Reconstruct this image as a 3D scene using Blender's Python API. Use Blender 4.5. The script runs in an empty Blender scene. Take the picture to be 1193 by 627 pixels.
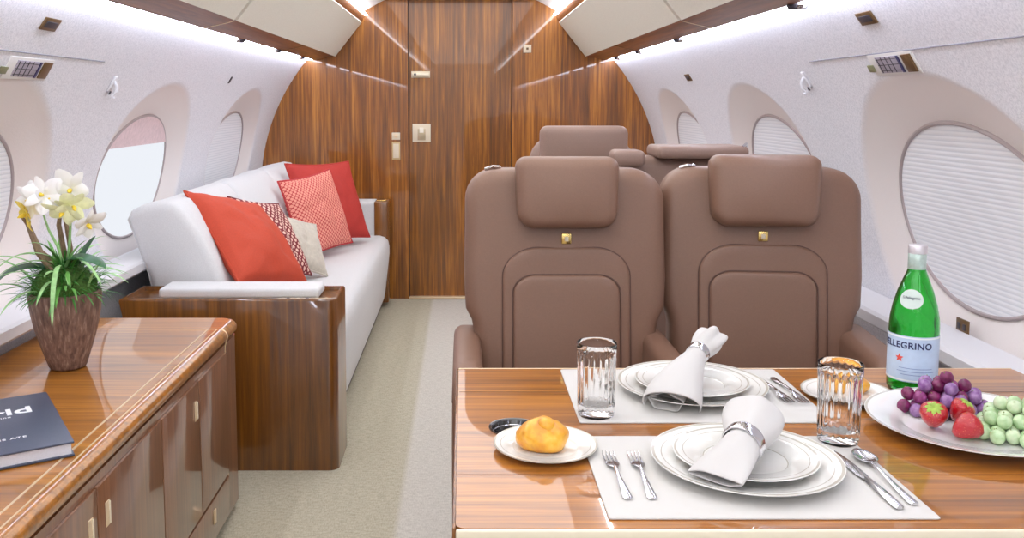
import bpy, bmesh, math, random
from mathutils import Vector, Matrix, noise
random.seed(7)
PI = math.pi
SC = bpy.context.scene
COL = SC.collection
CX, ZC, R = -0.02, 0.70, 1.273          # fuselage section: a circle
YB = 5.76                               # bulkhead
YF = -3.7                               # cabin end behind the camera

# ------------------------------------------------------------------ materials
def lin(c):
    return tuple(((v/255.0)/12.92 if v/255.0 <= .04045 else ((v/255.0+.055)/1.055)**2.4) for v in c) + (1.0,)

def new_mat(name):
    m = bpy.data.materials.new(name); m.use_nodes = True
    nt = m.node_tree
    return m, nt, nt.nodes['Principled BSDF']

def mapped(nt, scale, coord='Object'):
    tc = nt.nodes.new('ShaderNodeTexCoord'); mp = nt.nodes.new('ShaderNodeMapping')
    mp.inputs['Scale'].default_value = scale
    nt.links.new(tc.outputs[coord], mp.inputs['Vector'])
    return mp.outputs['Vector']

def tex_noise(nt, vec, scale=1, detail=4, rough=.5, dist=0):
    n = nt.nodes.new('ShaderNodeTexNoise')
    n.inputs['Scale'].default_value = scale; n.inputs['Detail'].default_value = detail
    n.inputs['Roughness'].default_value = rough; n.inputs['Distortion'].default_value = dist
    nt.links.new(vec, n.inputs['Vector'])
    return n.outputs['Fac']

def ramp(nt, fac, stops, mode='LINEAR'):
    r = nt.nodes.new('ShaderNodeValToRGB'); r.color_ramp.interpolation = mode
    el = r.color_ramp.elements
    while len(el) < len(stops): el.new(.5)
    for e, (p, c) in zip(el, stops): e.position = p; e.color = c
    nt.links.new(fac, r.inputs['Fac'])
    return r.outputs['Color']

def mth(nt, op, a, b=None, c=None):
    n = nt.nodes.new('ShaderNodeMath'); n.operation = op
    for i, v in enumerate((a, b, c)):
        if v is None: continue
        if isinstance(v, (int, float)): n.inputs[i].default_value = v
        else: nt.links.new(v, n.inputs[i])
    return n.outputs[0]

def bump(nt, b, fac, strength, dist=.001):
    n = nt.nodes.new('ShaderNodeBump'); n.inputs['Strength'].default_value = strength; n.inputs['Distance'].default_value = dist
    nt.links.new(fac, n.inputs['Height']); nt.links.new(n.outputs['Normal'], b.inputs['Normal'])

def plain(name, c, rough=.5, metal=0, coat=0, spec=.5, nz=None, var=.06, bmp=0, bdist=.001, sheen=0):
    """one colour, lightly varied by noise of scale nz"""
    m, nt, b = new_mat(name)
    c = lin(c)
    if nz:
        f = tex_noise(nt, mapped(nt, (1, 1, 1)), nz, 5, .6)
        lo = tuple(v*(1-var) for v in c[:3])+(1,); hi = tuple(min(1, v*(1+var)) for v in c[:3])+(1,)
        nt.links.new(ramp(nt, f, [(.3, lo), (.7, hi)]), b.inputs['Base Color'])
        if bmp: bump(nt, b, f, bmp, bdist)
    else: b.inputs['Base Color'].default_value = c
    b.inputs['Roughness'].default_value = rough; b.inputs['Metallic'].default_value = metal
    b.inputs['Coat Weight'].default_value = coat; b.inputs['Coat Roughness'].default_value = .03
    b.inputs['Specular IOR Level'].default_value = spec
    if sheen: b.inputs['Sheen Weight'].default_value = sheen
    return m

def wood(name, light, dark, axis, fine=70, coat=1.0, mid=None, rough=.35, long=2.0, crough=.02):
    """lacquered veneer, grain running along axis"""
    m, nt, b = new_mat(name)
    s = [fine]*3; s['xyz'.index(axis)] = long
    s2 = [fine*.13]*3; s2['xyz'.index(axis)] = long*.35
    f1 = tex_noise(nt, mapped(nt, s), 1, 6, .65, .4)
    f2 = tex_noise(nt, mapped(nt, s2), 1, 3, .5, .8)
    f = mth(nt, 'ADD', mth(nt, 'MULTIPLY', f1, .65), mth(nt, 'MULTIPLY', f2, .35))
    mid = mid or tuple((a+c)//2 for a, c in zip(light, dark))
    nt.links.new(ramp(nt, f, [(.36, lin(dark)), (.5, lin(mid)), (.64, lin(light))]), b.inputs['Base Color'])
    b.inputs['Roughness'].default_value = rough
    b.inputs['Coat Weight'].default_value = coat; b.inputs['Coat Roughness'].default_value = crough
    b.inputs['Coat IOR'].default_value = 1.5
    return m

M = {}
M['bulk'] = wood('bulkhead_veneer', (190, 122, 38), (94, 52, 8), 'z', 62, mid=(138, 80, 12), coat=.85, crough=.03)
M['door'] = wood('door_veneer', (180, 114, 28), (90, 50, 6), 'z', 55, mid=(130, 76, 8), coat=.85, crough=.03)
M['seam'] = plain('seam_dark', (62, 34, 20), .5)
M['valance'] = wood('valance_veneer', (156, 94, 44), (98, 54, 20), 'y', 45, coat=.35, crough=.2, rough=.5)
M['table'] = wood('table_veneer', (196, 126, 36), (116, 66, 8), 'x', 60, mid=(160, 96, 16))
M['cred_top'] = wood('credenza_top_veneer', (200, 134, 46), (124, 74, 14), 'x', 60, mid=(166, 104, 26))
M['cred_front'] = wood('credenza_front_veneer', (140, 94, 62), (98, 62, 40), 'z', 80, mid=(120, 78, 50))
M['burl'] = plain('edge_burl', (158, 102, 36), .3, coat=1, nz=60, var=.45)
M['cab'] = wood('cabinet_veneer', (142, 88, 20), (80, 44, 4), 'z', 60, mid=(112, 65, 8))
M['inlay'] = plain('inlay_metal', (236, 214, 180), .3, .5)
M['white_ledge'] = plain('ledge_white', (226, 226, 230), .45)
M['ceiling'] = plain('ceiling_white', (236, 236, 236), .7)
M['bin'] = plain('bin_panel', (232, 232, 220), .6, nz=160, var=.05)
M['leather'] = plain('leather_brown', (128, 97, 80), .42, nz=260, var=.05, bmp=.25, bdist=.0006)
M['leather_seam'] = plain('leather_seam', (92, 66, 56), .6)
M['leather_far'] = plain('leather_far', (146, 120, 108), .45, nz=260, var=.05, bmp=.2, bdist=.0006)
M['sofa'] = plain('sofa_fabric', (214, 215, 216), .85, nz=240, var=.06, bmp=.3, bdist=.001, sheen=.2)
M['brass'] = plain('brass', (232, 204, 130), .25, 1)
M['chrome'] = plain('chrome', (225, 225, 228), .12, 1)
M['silver'] = plain('silver', (214, 214, 218), .16, 1)
M['black'] = plain('black_gloss', (14, 12, 14), .15, coat=1)
M['dark'] = plain('dark_plastic', (60, 56, 62), .5)
M['cream'] = plain('cream_plate', (226, 214, 190), .4)
M['bronze'] = plain('bronze_plate', (112, 86, 54), .4, .3)
M['shade_white'] = None
M['pane'] = None

def fabric_grid(name, c, scale=900, bmp=.5, var=.1):
    m, nt, b = new_mat(name); c = lin(c)
    v = mapped(nt, (scale, scale, scale))
    ch = nt.nodes.new('ShaderNodeTexWave'); ch.bands_direction = 'X'; ch.inputs['Scale'].default_value = .3
    ch2 = nt.nodes.new('ShaderNodeTexWave'); ch2.bands_direction = 'Y'; ch2.inputs['Scale'].default_value = .3
    nt.links.new(v, ch.inputs['Vector']); nt.links.new(v, ch2.inputs['Vector'])
    f = mth(nt, 'MULTIPLY', ch.outputs['Fac'], ch2.outputs['Fac'])
    lo = tuple(x*(1-var) for x in c[:3])+(1,)
    nt.links.new(ramp(nt, f, [(0, lo), (1, c)]), b.inputs['Base Color'])
    b.inputs['Roughness'].default_value = .85
    bump(nt, b, f, bmp, .0008)
    return m
M['mat'] = fabric_grid('placemat_weave', (222, 220, 216))
M['napkin'] = fabric_grid('napkin_linen', (216, 214, 212), 1400, .4, .06)
M['porcelain'] = plain('porcelain', (240, 240, 236), .12, coat=.6)

def porcelain_bands(name, bands, band_col=(196, 192, 180)):
    """white glaze with thin metallic-looking rings at given radii (object x,y)"""
    m, nt, b = new_mat(name)
    tc = nt.nodes.new('ShaderNodeTexCoord'); sx = nt.nodes.new('ShaderNodeSeparateXYZ')
    nt.links.new(tc.outputs['Object'], sx.inputs[0])
    r = mth(nt, 'SQRT', mth(nt, 'ADD', mth(nt, 'MULTIPLY', sx.outputs[0], sx.outputs[0]), mth(nt, 'MULTIPLY', sx.outputs[1], sx.outputs[1])))
    tot = None
    for (c, w) in bands:
        k = mth(nt, 'LESS_THAN', mth(nt, 'ABSOLUTE', mth(nt, 'SUBTRACT', r, c)), w)
        tot = k if tot is None else mth(nt, 'MAXIMUM', tot, k)
    nt.links.new(ramp(nt, tot, [(0, lin((240, 240, 236))), (1, lin(band_col))]), b.inputs['Base Color'])
    b.inputs['Roughness'].default_value = .14; b.inputs['Coat Weight'].default_value = .5
    return m

# side-wall liner: speckled cloth; the window surrounds are a smoother beige liner (vertex field e = 1 on their outline)
def wall_mat():
    m, nt, b = new_mat('sidewall_liner')
    f = tex_noise(nt, mapped(nt, (1, 1, 1)), 170, 3, .7)
    cl = ramp(nt, f, [(.35, lin((214, 215, 221))), (.6, lin((236, 236, 241)))])
    at = nt.nodes.new('ShaderNodeAttribute'); at.attribute_name = 'surround'
    k = ramp(nt, at.outputs['Fac'], [(.485, (1, 1, 1, 1)), (.515, (0, 0, 0, 1))])
    mix = nt.nodes.new('ShaderNodeMix'); mix.data_type = 'RGBA'
    nt.links.new(k, mix.inputs['Factor']); nt.links.new(cl, mix.inputs['A'])
    mix.inputs['B'].default_value = lin((236, 229, 226))
    nt.links.new(mix.outputs['Result'], b.inputs['Base Color'])
    b.inputs['Roughness'].default_value = .85
    bump(nt, b, f, .35, .0015)
    return m
M['wall'] = wall_mat()

def shade_mat():
    m, nt, b = new_mat('pleated_shade')
    w = nt.nodes.new('ShaderNodeTexWave'); w.bands_direction = 'Z'; w.inputs['Scale'].default_value = 1
    nt.links.new(mapped(nt, (0, 0, 24)), w.inputs['Vector'])
    nt.links.new(ramp(nt, w.outputs['Fac'], [(0, lin((222, 226, 232))), (.3, lin((240, 242, 246)))]), b.inputs['Base Color'])
    b.inputs['Roughness'].default_value = .8
    bump(nt, b, w.outputs['Fac'], .5, .0012)
    return m
M['shade'] = shade_mat()

def carpet_mat():
    m, nt, b = new_mat('carpet_weave')
    f = tex_noise(nt, mapped(nt, (320, 60, 1)), 1, 3, .7)
    f2 = tex_noise(nt, mapped(nt, (40, 130, 1)), 1, 2, .6)
    ff = mth(nt, 'ADD', mth(nt, 'MULTIPLY', f, .6), mth(nt, 'MULTIPLY', f2, .4))
    a = ramp(nt, ff, [(.32, lin((156, 149, 128))), (.6, lin((196, 190, 168)))])
    c = ramp(nt, ff, [(.32, lin((180, 175, 164))), (.6, lin((212, 208, 198)))])
    tc = nt.nodes.new('ShaderNodeTexCoord'); sx = nt.nodes.new('ShaderNodeSeparateXYZ')
    nt.links.new(tc.outputs['Object'], sx.inputs[0])
    k = ramp(nt, mth(nt, 'ADD', sx.outputs[0], 1), [(.79, (0, 0, 0, 1)), (.81, (1, 1, 1, 1))])
    mix = nt.nodes.new('ShaderNodeMix'); mix.data_type = 'RGBA'
    nt.links.new(k, mix.inputs['Factor']); nt.links.new(a, mix.inputs['A']); nt.links.new(c, mix.inputs['B'])
    nt.links.new(mix.outputs['Result'], b.inputs['Base Color'])
    b.inputs['Roughness'].default_value = .95
    bump(nt, b, ff, .6, .004)
    return m
M['carpet'] = carpet_mat()

def glass(name, col=(255, 255, 255), rough=0, ior=1.5):
    m, nt, b = new_mat(name)
    b.inputs['Base Color'].default_value = lin(col); b.inputs['Transmission Weight'].default_value = 1
    b.inputs['Roughness'].default_value = rough; b.inputs['IOR'].default_value = ior
    return m
M['glass'] = glass('clear_glass', ior=1.3)
M['green_glass'] = glass('green_glass', (96, 226, 120))

def emit(name, c, s):
    m = bpy.data.materials.new(name); m.use_nodes = True; nt = m.node_tree
    nt.nodes.remove(nt.nodes['Principled BSDF'])
    e = nt.nodes.new('ShaderNodeEmission'); e.inputs[0].default_value = lin(c); e.inputs[1].default_value = s
    nt.links.new(e.outputs[0], nt.nodes['Material Output'].inputs[0])
    return m
M['led'] = emit('led_strip', (230, 236, 255), 24)
M['cove'] = emit('cove_strip', (250, 250, 255), 18)
M['day'] = emit('daylight_pane', (244, 248, 255), 1.0)

def pattern_mat(name, bg, fg, n, thr, diamond=True, grow=False):
    """lattice of lozenges from the cushion's own UVs"""
    m, nt, b = new_mat(name)
    tc = nt.nodes.new('ShaderNodeTexCoord'); sx = nt.nodes.new('ShaderNodeSeparateXYZ')
    nt.links.new(tc.outputs['UV'], sx.inputs[0])
    u = mth(nt, 'MULTIPLY', sx.outputs[0], n*PI); v = mth(nt, 'MULTIPLY', sx.outputs[1], n*PI)
    p = mth(nt, 'ABSOLUTE', mth(nt, 'MULTIPLY', mth(nt, 'SINE', mth(nt, 'ADD', u, v)), mth(nt, 'SINE', mth(nt, 'SUBTRACT', u, v))))
    t = thr
    if grow: t = mth(nt, 'MULTIPLY_ADD', sx.outputs[0], .30, thr)   # pattern thins across the cushion
    k = mth(nt, 'GREATER_THAN', p, t)
    nt.links.new(ramp(nt, k, [(0, lin(fg)), (1, lin(bg))]), b.inputs['Base Color'])
    b.inputs['Roughness'].default_value = .8
    return m

# ------------------------------------------------------------------ object helpers
def obj(name, verts, faces, mat, parent=None, smooth=35, loc=(0, 0, 0), rot=(0, 0, 0), uvs=None, M4=None, fm=None):
    me = bpy.data.meshes.new(name)
    me.from_pydata([tuple(v) for v in verts], [], faces)
    for m in (mat if isinstance(mat, (list, tuple)) else [mat]): me.materials.append(m)
    if fm: me.polygons.foreach_set('material_index', fm)
    if uvs:
        ul = me.uv_layers.new(name='UVMap')
        for l in me.loops: ul.data[l.index].uv = uvs[l.vertex_index]
    bm = bmesh.new(); bm.from_mesh(me); bmesh.ops.recalc_face_normals(bm, faces=bm.faces); bm.to_mesh(me); bm.free()
    if smooth:
        me.shade_smooth(); me.set_sharp_from_angle(angle=math.radians(smooth))
    me.update()
    o = bpy.data.objects.new(name, me); COL.objects.link(o)
    o.location = loc; o.rotation_euler = rot
    if M4 is not None: o.matrix_world = M4
    if parent: o.parent = parent
    return o

def tag(o, label, cat, group=None, kind=None):
    o['label'] = label; o['category'] = cat
    if group: o['group'] = group
    if kind: o['kind'] = kind
    return o

def struct(o): o['kind'] = 'structure'; return o

def thing(name, label, cat, loc=(0, 0, 0), rz=0, group=None, rot=None):
    o = bpy.data.objects.new(name, None); COL.objects.link(o)
    o.location = loc; o.rotation_euler = rot or (0, 0, rz); o.empty_display_size = .05
    return tag(o, label, cat, group)

def dup(root, loc, rot, label, group=None):
    r = root.copy(); COL.objects.link(r); r.location = loc; r.rotation_euler = rot
    r['label'] = label
    if group: r['group'] = group
    for ch in list(root.children):
        c = ch.copy(); COL.objects.link(c); c.parent = r
        for g in list(ch.children):
            d = g.copy(); COL.objects.link(d); d.parent = c
    return r

class MB:
    def __init__(s): s.v = []; s.f = []
    def add(s, v, f, m=None):
        k = len(s.v)
        s.v += [(m @ Vector(p)) if m is not None else Vector(p) for p in v]
        s.f += [tuple(i+k for i in q) for q in f]; return s
    def box(s, c, d, r=0, seg=3, m=None):
        v, f = rbox(d, r, seg); T = Matrix.Translation(c)
        return s.add(v, f, (m @ T) if m is not None else T)
    def build(s, name, mat, parent=None, **k): return obj(name, s.v, s.f, mat, parent, **k)

def rbox(d, r=0, seg=3):
    bm = bmesh.new(); bmesh.ops.create_cube(bm, size=1)
    for v in bm.verts: v.co = Vector((v.co.x*d[0], v.co.y*d[1], v.co.z*d[2]))
    if r: bmesh.ops.bevel(bm, geom=list(bm.edges), offset=r, segments=seg, profile=.5, affect='EDGES')
    v = [tuple(x.co) for x in bm.verts]; f = [tuple(x.index for x in p.verts) for p in bm.faces]; bm.free()
    return v, f

def offset(pts, d):
    """move a counter-clockwise closed outline inward by d"""
    n = len(pts); out = []
    for i in range(n):
        a = Vector(pts[i-1]); b = Vector(pts[i]); c = Vector(pts[(i+1) % n])
        e1 = (b-a).normalized() if (b-a).length > 1e-9 else Vector((1, 0)); e2 = (c-b).normalized() if (c-b).length > 1e-9 else e1
        n1 = Vector((-e1.y, e1.x)); n2 = Vector((-e2.y, e2.x)); nn = (n1+n2)
        if nn.length < 1e-6: nn = n1
        nn.normalize(); k = max(.4, nn.dot(n1))
        out.append(tuple(b+nn*(d/k)))
    return out

def rrect(w, h, r, seg=6, cx=0, cy=0):
    """ccw rounded rectangle; r = one radius or four (bl, br, tr, tl)"""
    if not isinstance(r, (tuple, list)): r = (r,)*4
    o = []
    for (sx, sy, a0, q) in ((-1, -1, PI, r[0]), (1, -1, 1.5*PI, r[1]), (1, 1, 0, r[2]), (-1, 1, .5*PI, r[3])):
        for i in range(seg+1):
            a = a0+i*PI/2/seg
            o.append((cx+sx*(w/2-q)+q*math.cos(a), cy+sy*(h/2-q)+q*math.sin(a)))
    return o

def slab(outline, T, r, bulge=0, back=0, seg=4):
    """rounded slab, outline in local (x, z); front faces -y"""
    n = len(outline); c = Vector((sum(p[0] for p in outline)/n, sum(p[1] for p in outline)/n))
    rings = []
    def cap(sgn, bl):
        out = []
        base = offset(outline, r)
        for i, k in enumerate((.0, .25, .5, .75, .92)):
            out.append(([(c.x+(p[0]-c.x)*k if k else c.x, c.y+(p[1]-c.y)*k if k else c.y) for p in base], sgn*T/2))
        for i in range(seg, -1, -1):
            a = i*PI/2/seg
            out.append((offset(outline, r*(1-math.cos(a))), sgn*(T/2-r+r*math.sin(a))))
        return out
    fr = cap(-1, bulge); bk = cap(1, back)
    seq = fr[1:]+bk[1:][::-1]
    v = []; f = []
    hx = max(abs(p[0]-c.x) for p in outline); hz_ = max(abs(p[1]-c.y) for p in outline)
    def dome(p, y):
        q = max(0, 1-((p[0]-c.x)/hx)**2)*max(0, 1-((p[1]-c.y)/hz_)**2)
        return y-bulge*q if y < 0 else y+back*q
    for ring, y in seq: v += [(p[0], dome(p, y), p[1]) for p in ring]
    for j in range(len(seq)-1):
        for i in range(n):
            a = j*n+i; b = j*n+(i+1) % n
            f.append((a, b, b+n, a+n))
    v.append((c.x, fr[0][1]-bulge, c.y)); v.append((c.x, bk[0][1]+back, c.y)); q = len(v)
    for i in range(n):
        f.append((q-2, (i+1) % n, i)); m = (len(seq)-1)*n
        f.append((q-1, m+i, m+(i+1) % n))
    return v, f

def prism(outline, depth, axis='y'):
    """plain extrusion of outline (x,z) along y, or (x,y) along z"""
    n = len(outline); v = []
    for k in (0, depth):
        for p in outline: v.append((p[0], k, p[1]) if axis == 'y' else (p[0], p[1], k) if axis == 'z' else (k, p[0], p[1]))
    f = [tuple(range(n))[::-1], tuple(range(n, 2*n))]
    for i in range(n): j = (i+1) % n; f.append((i, j, j+n, i+n))
    return v, f

def lathe(prof, n=48, flute=None, cap0=True, cap1=True):
    v = []; f = []
    for k, (r, z) in enumerate(prof):
        for i in range(n):
            a = 2*PI*i/n; rr = r*(flute(a, z) if flute else 1)
            v.append((rr*math.cos(a), rr*math.sin(a), z))
    for j in range(len(prof)-1):
        for i in range(n):
            b = (i+1) % n; f.append((j*n+i, j*n+b, (j+1)*n+b, (j+1)*n+i))
    if cap0: f.append(tuple(range(n))[::-1])
    if cap1: f.append(tuple((len(prof)-1)*n+i for i in range(n)))
    return v, f

def tube(path, r, n=8, closed=False, flat=1.0, up=None):
    path = [Vector(p) for p in path]; m = len(path)
    rr = r if isinstance(r, (list, tuple)) else [r]*m
    v = []; f = []; prev = None
    for i, p in enumerate(path):
        a = path[(i-1) % m] if (closed or i) else p; b = path[(i+1) % m] if (closed or i < m-1) else p
        t = (b-a).normalized()
        if prev is None:
            ref = Vector(up) if up else (Vector((0, 0, 1)) if abs(t.z) < .9 else Vector((1, 0, 0)))
        else: ref = prev
        nrm = (ref - t*ref.dot(t)).normalized(); bi = t.cross(nrm); prev = nrm
        for k in range(n):
            q = 2*PI*k/n
            v.append(p + bi*math.cos(q)*rr[i] + nrm*math.sin(q)*rr[i]*flat)
    for j in range(m if closed else m-1):
        for k in range(n):
            a = j*n+k; b = j*n+(k+1) % n; j2 = (j+1) % m
            f.append((a, b, j2*n+(k+1) % n, j2*n+k))
    if not closed: f.append(tuple(range(n))[::-1]); f.append(tuple((m-1)*n+k for k in range(n)))
    return v, f

def text_mesh(s, size, extrude=.0003, spacing=1.0, bold=0):
    cu = bpy.data.curves.new('t', 'FONT'); cu.body = s; cu.size = size; cu.extrude = extrude; cu.offset = bold
    cu.align_x = 'CENTER'; cu.align_y = 'CENTER'; cu.space_character = spacing
    o = bpy.data.objects.new('t', cu); COL.objects.link(o)
    dg = bpy.context.evaluated_depsgraph_get(); me = bpy.data.meshes.new_from_object(o.evaluated_get(dg))
    v = [tuple(x.co) for x in me.vertices]; f = [tuple(p.vertices) for p in me.polygons]
    bpy.data.objects.remove(o); bpy.data.curves.remove(cu); bpy.data.meshes.remove(me)
    return v, f

def wp(s, a, y, r=R):
    """point on the side wall: side s, elevation angle a, station y"""
    return Vector((CX+s*r*math.cos(a), y, ZC+r*math.sin(a)))

def wang(z, r=R): return math.asin((z-ZC)/r)

def wframe(s, z, y, r=R):
    """matrix at a wall point: local x along +-y of the cabin, local y into the wall, local z up the wall"""
    a = wang(z, r); o = wp(s, a, y, r)
    out = Vector((s*math.cos(a), 0, math.sin(a))); up = Vector((-s*math.sin(a), 0, math.cos(a)))
    xx = out.cross(up)
    m = Matrix((xx, out, up)).transposed().to_4x4(); m.translation = o
    return m

# ------------------------------------------------------------------ room shell
WIN_Y = [-3.04, -1.72, -.40, 0.92, 2.24, 3.565, 4.925]
WA, WSA, WSY = math.radians(12.1), math.radians(10.7), .362
OA, OSA, OSY = math.radians(12.6), math.radians(17.2), .475

def fields(y, a):
    best = (9, 9)
    for w in WIN_Y:
        eo = math.hypot((y-w)/OSY, (a-OA)/OSA); ei = math.hypot((y-w)/WSY, (a-WA)/WSA)
        if eo < best[0]: best = (eo, ei)
    return best

def sidewall(s, name):
    a0, a1 = math.radians(-33.3), math.radians(41.4)
    NYW = 860
    ys = [YF+i*(YB-YF)/NYW for i in range(NYW+1)]; na = 130
    v = []; f = []; fld = []
    for y in ys:
        for j in range(na+1):
            a = a0+(a1-a0)*j/na; eo, ei = fields(y, a); d = 0
            if eo < 1:
                if ei >= 1:
                    t = (1-eo)/((1-eo)+(ei-1)*.9+1e-6); d = .05*(t**.75)
                elif ei > .93: d = .05
                else: d = .085
            v.append(wp(s, a, y, R+d)); fld.append(min(1, max(0, eo*.5)))
    n = na+1
    for i in range(NYW):
        for j in range(na):
            q = i*n+j; f.append((q, q+1, q+n+1, q+n))
    o = obj(name, v, f, M['wall'], smooth=60)
    at = o.data.attributes.new('surround', 'FLOAT', 'POINT'); at.data.foreach_set('value', fld)
    return struct(o)

sidewall(-1, 'wall_left'); sidewall(1, 'wall_right')

def ell(s, w, k, d, n=72):
    return [wp(s, WA+WSA*k*math.sin(2*PI*i/n), w+WSY*k*math.cos(2*PI*i/n), R+d) for i in range(n)]

M['rim'] = plain('window_rim', (172, 160, 160), .5)
M['shade_lip'] = plain('shade_lip', (226, 204, 206), .7, nz=60, var=.1)
wn = 0
for s in (-1, 1):
    for w in WIN_Y:
        wn += 1
        v, f = tube(ell(s, w, 1.0, .047), .006, 8, True)
        win = struct(obj('window_%d' % wn, v, f, M['rim']))
        open_shade = (s == -1 and w == 3.565)
        def patch(name, lo, hi, d, mat):
            vs = []; fs = []; NR = 26
            A = [lo+(hi-lo)*j/NR for j in range(NR+1)]
            for j, q in enumerate(A):
                hw = math.sqrt(max(1e-4, 1-q*q))
                for i in range(25):
                    vs.append(wp(s, WA+WSA*q, w+WSY*hw*(-1+2*i/24), R+d))
            for j in range(NR):
                for i in range(24):
                    k = j*25+i; fs.append((k, k+1, k+26, k+25))
            o = obj(name, vs, fs, mat, win)
            return o
        if open_shade:
            patch('window_pane', -.999, .62, .0465, M['day'])
            patch('window_shade', .50, .999, .042, M['shade_lip'])
        else:
            patch('window_shade', -.999, .999, .047, M['shade'])

# floor
struct(obj('floor', *prism([(-1.12, -.03), (1.08, -.03), (1.08, 0), (-1.12, 0)], YB-YF, 'y'), M['carpet'], loc=(0, YF, 0), smooth=0))

# ceiling vault
cp = [(.64, 1.80), (.60, 1.835), (.48, 1.90), (.33, 1.945), (.17, 1.965), (0, 1.972)]
prof = [(CX-h, z) for h, z in cp]+[(CX+h, z) for h, z in cp[-2::-1]]
outer = [(x, z+.03) for x, z in prof][::-1]
struct(obj('ceiling', *prism(prof+outer, YB-YF), M['ceiling'], loc=(0, YF, 0), smooth=30))

# bulkhead: two side panels and a header in one wall, a sliding door between them
def arc_pts(s, a0, a1, n=30, r=R+.09):
    return [(CX+s*r*math.cos(a0+(a1-a0)*i/n), ZC+r*math.sin(a0+(a1-a0)*i/n)) for i in range(n+1)]
wb = MB()
L = [(-.352, 2.0), (-1.0, 2.0)] + arc_pts(-1, math.radians(50), math.radians(-32)) + [(-.352, 0)]
Rr = [(.309, 0)] + arc_pts(1, math.radians(-32), math.radians(50)) + [(1.0, 2.0), (.309, 2.0)]
wb.add(*prism(L, .05)); wb.add(*prism(Rr, .05))
struct(wb.build('wall_back', M['bulk'], loc=(0, YB, 0), smooth=0))
dr = MB().box((-.0215, YB+.035, 1.0), (.655, .03, 2.0)).build('door_1', M['door'], smooth=0); struct(dr)
for x in (-.352, .309):
    MB().box((x, YB+.014, 1.0), (.012, .026, 1.98), .002).build('door_jamb', M['seam'], dr)
MB().box((-.0215, YB+.004, .008), (.66, .05, .012), .002).build('threshold', M['inlay'], dr)
# wall behind the camera
struct(obj('wall_front', *prism([(-1.2, 0), (-1.45, .7), (-1.2, 1.5), (-.7, 2.0), (.66, 2.0), (1.16, 1.5), (1.41, .7), (1.16, 0)], .05), M['ceiling'], loc=(0, YF-.05, 0), smooth=0))

# valances under the bins, with the light strip in the slot beside the wall
def hpts(s, pts): 
    q = [(CX+s*h, z) for h, z in pts]
    return q
for s, nm in ((-1, 'trim_1'), (1, 'trim_2')):
    pr_ = [(.930, 1.553), (.929, 1.534), (.918, 1.528), (.83, 1.548), (.805, 1.556), (.805, 1.60), (.93, 1.60)]
    tr = struct(obj(nm, *prism(hpts(s, pr_), YB-YF), M['valance'], loc=(0, YF, 0), smooth=40))
    for y in (3.30, 4.72, 1.35):
        v, f = prism(hpts(s, [(.932, 1.553), (.931, 1.532), (.918, 1.5265), (.83, 1.5465), (.803, 1.554), (.81, 1.56), (.93, 1.57)]), .008)
        obj('valance_joint', v, f, M['inlay'] if y != 4.72 else M['bronze'], tr, loc=(0, y-YF, 0), smooth=40)
    ls = obj('light_strip', *prism(hpts(s, [(.932, 1.526), (.955, 1.5275), (.953, 1.535), (.932, 1.535)]), YB-YF-.02), M['led'], tr, loc=(0, .01, 0), smooth=0)
# ledges
for s, nm in ((-1, 'trim_3'), (1, 'trim_4')):
    xo = R+.015
    pts = [(1.15, .690), (1.142, .682), (1.142, .655), (1.15, .647), (xo-.02, .647), (xo-.02, .690)]
    struct(obj(nm, *prism(hpts(s, pts), YB-YF-.01), M['white_ledge'], loc=(0, YF, 0), smooth=40))

# overhead bins
BN = [(YF, .95), (.95, 3.245), (3.245, YB-.002)]
def bin_labels(s, k):
    side = 'left' if s < 0 else 'right'
    return ['overhead bin on the %s side, the short one above the camera' % side,
            'pale-panelled overhead bin on the %s side, cut by the top edge' % side,
            'pale-panelled overhead bin on the %s side, ending at the wooden bulkhead' % side][k]
for s in (-1, 1):
    for k, (ya, yb) in enumerate(BN):
        if k == 0: continue
        ya = YF if k == 1 else ya
        t = thing('overhead_bin', bin_labels(s, k), 'overhead bin', (0, ya, 1.55), group='overhead bins')
        body = [(.807, .012), (.80, .004), (.795, .004), (.612, .228), (.598, .262), (.604, .270), (.625, .258), (.95, .12), (.93, .055)]
        obj('bin_body', *prism(hpts(s, body), yb-ya-.004), M['valance'], t, smooth=30)
        pn = [(.793, .008), (.785, .002), (.617, .212), (.622, .222)]
        obj('bin_door', *prism(hpts(s, pn), yb-ya-.035), M['bin'], t, loc=(0, .015, -.002), smooth=30)
        obj('cove_light', *prism(hpts(s, [(.580, .254), (.596, .254), (.596, .260), (.580, .260)]), yb-ya-.02), M['cove'], t, loc=(0, .01, 0), smooth=0)

# ------------------------------------------------------------------ small fittings on the side walls
def wall_item(name, s, z, y, label, cat, group=None, tilt=0, d=0):
    t = thing(name, label, cat, group=group)
    t.matrix_world = wframe(s, z, y, R-d)
    return t
def plate(p, name, mat, sx, sz, x=0, z=0, th=.004, r=.0012, y=0):
    return MB().box((x, -th/2+y, z), (sx, th, sz), r, 2).build(name, mat, p)

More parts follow.
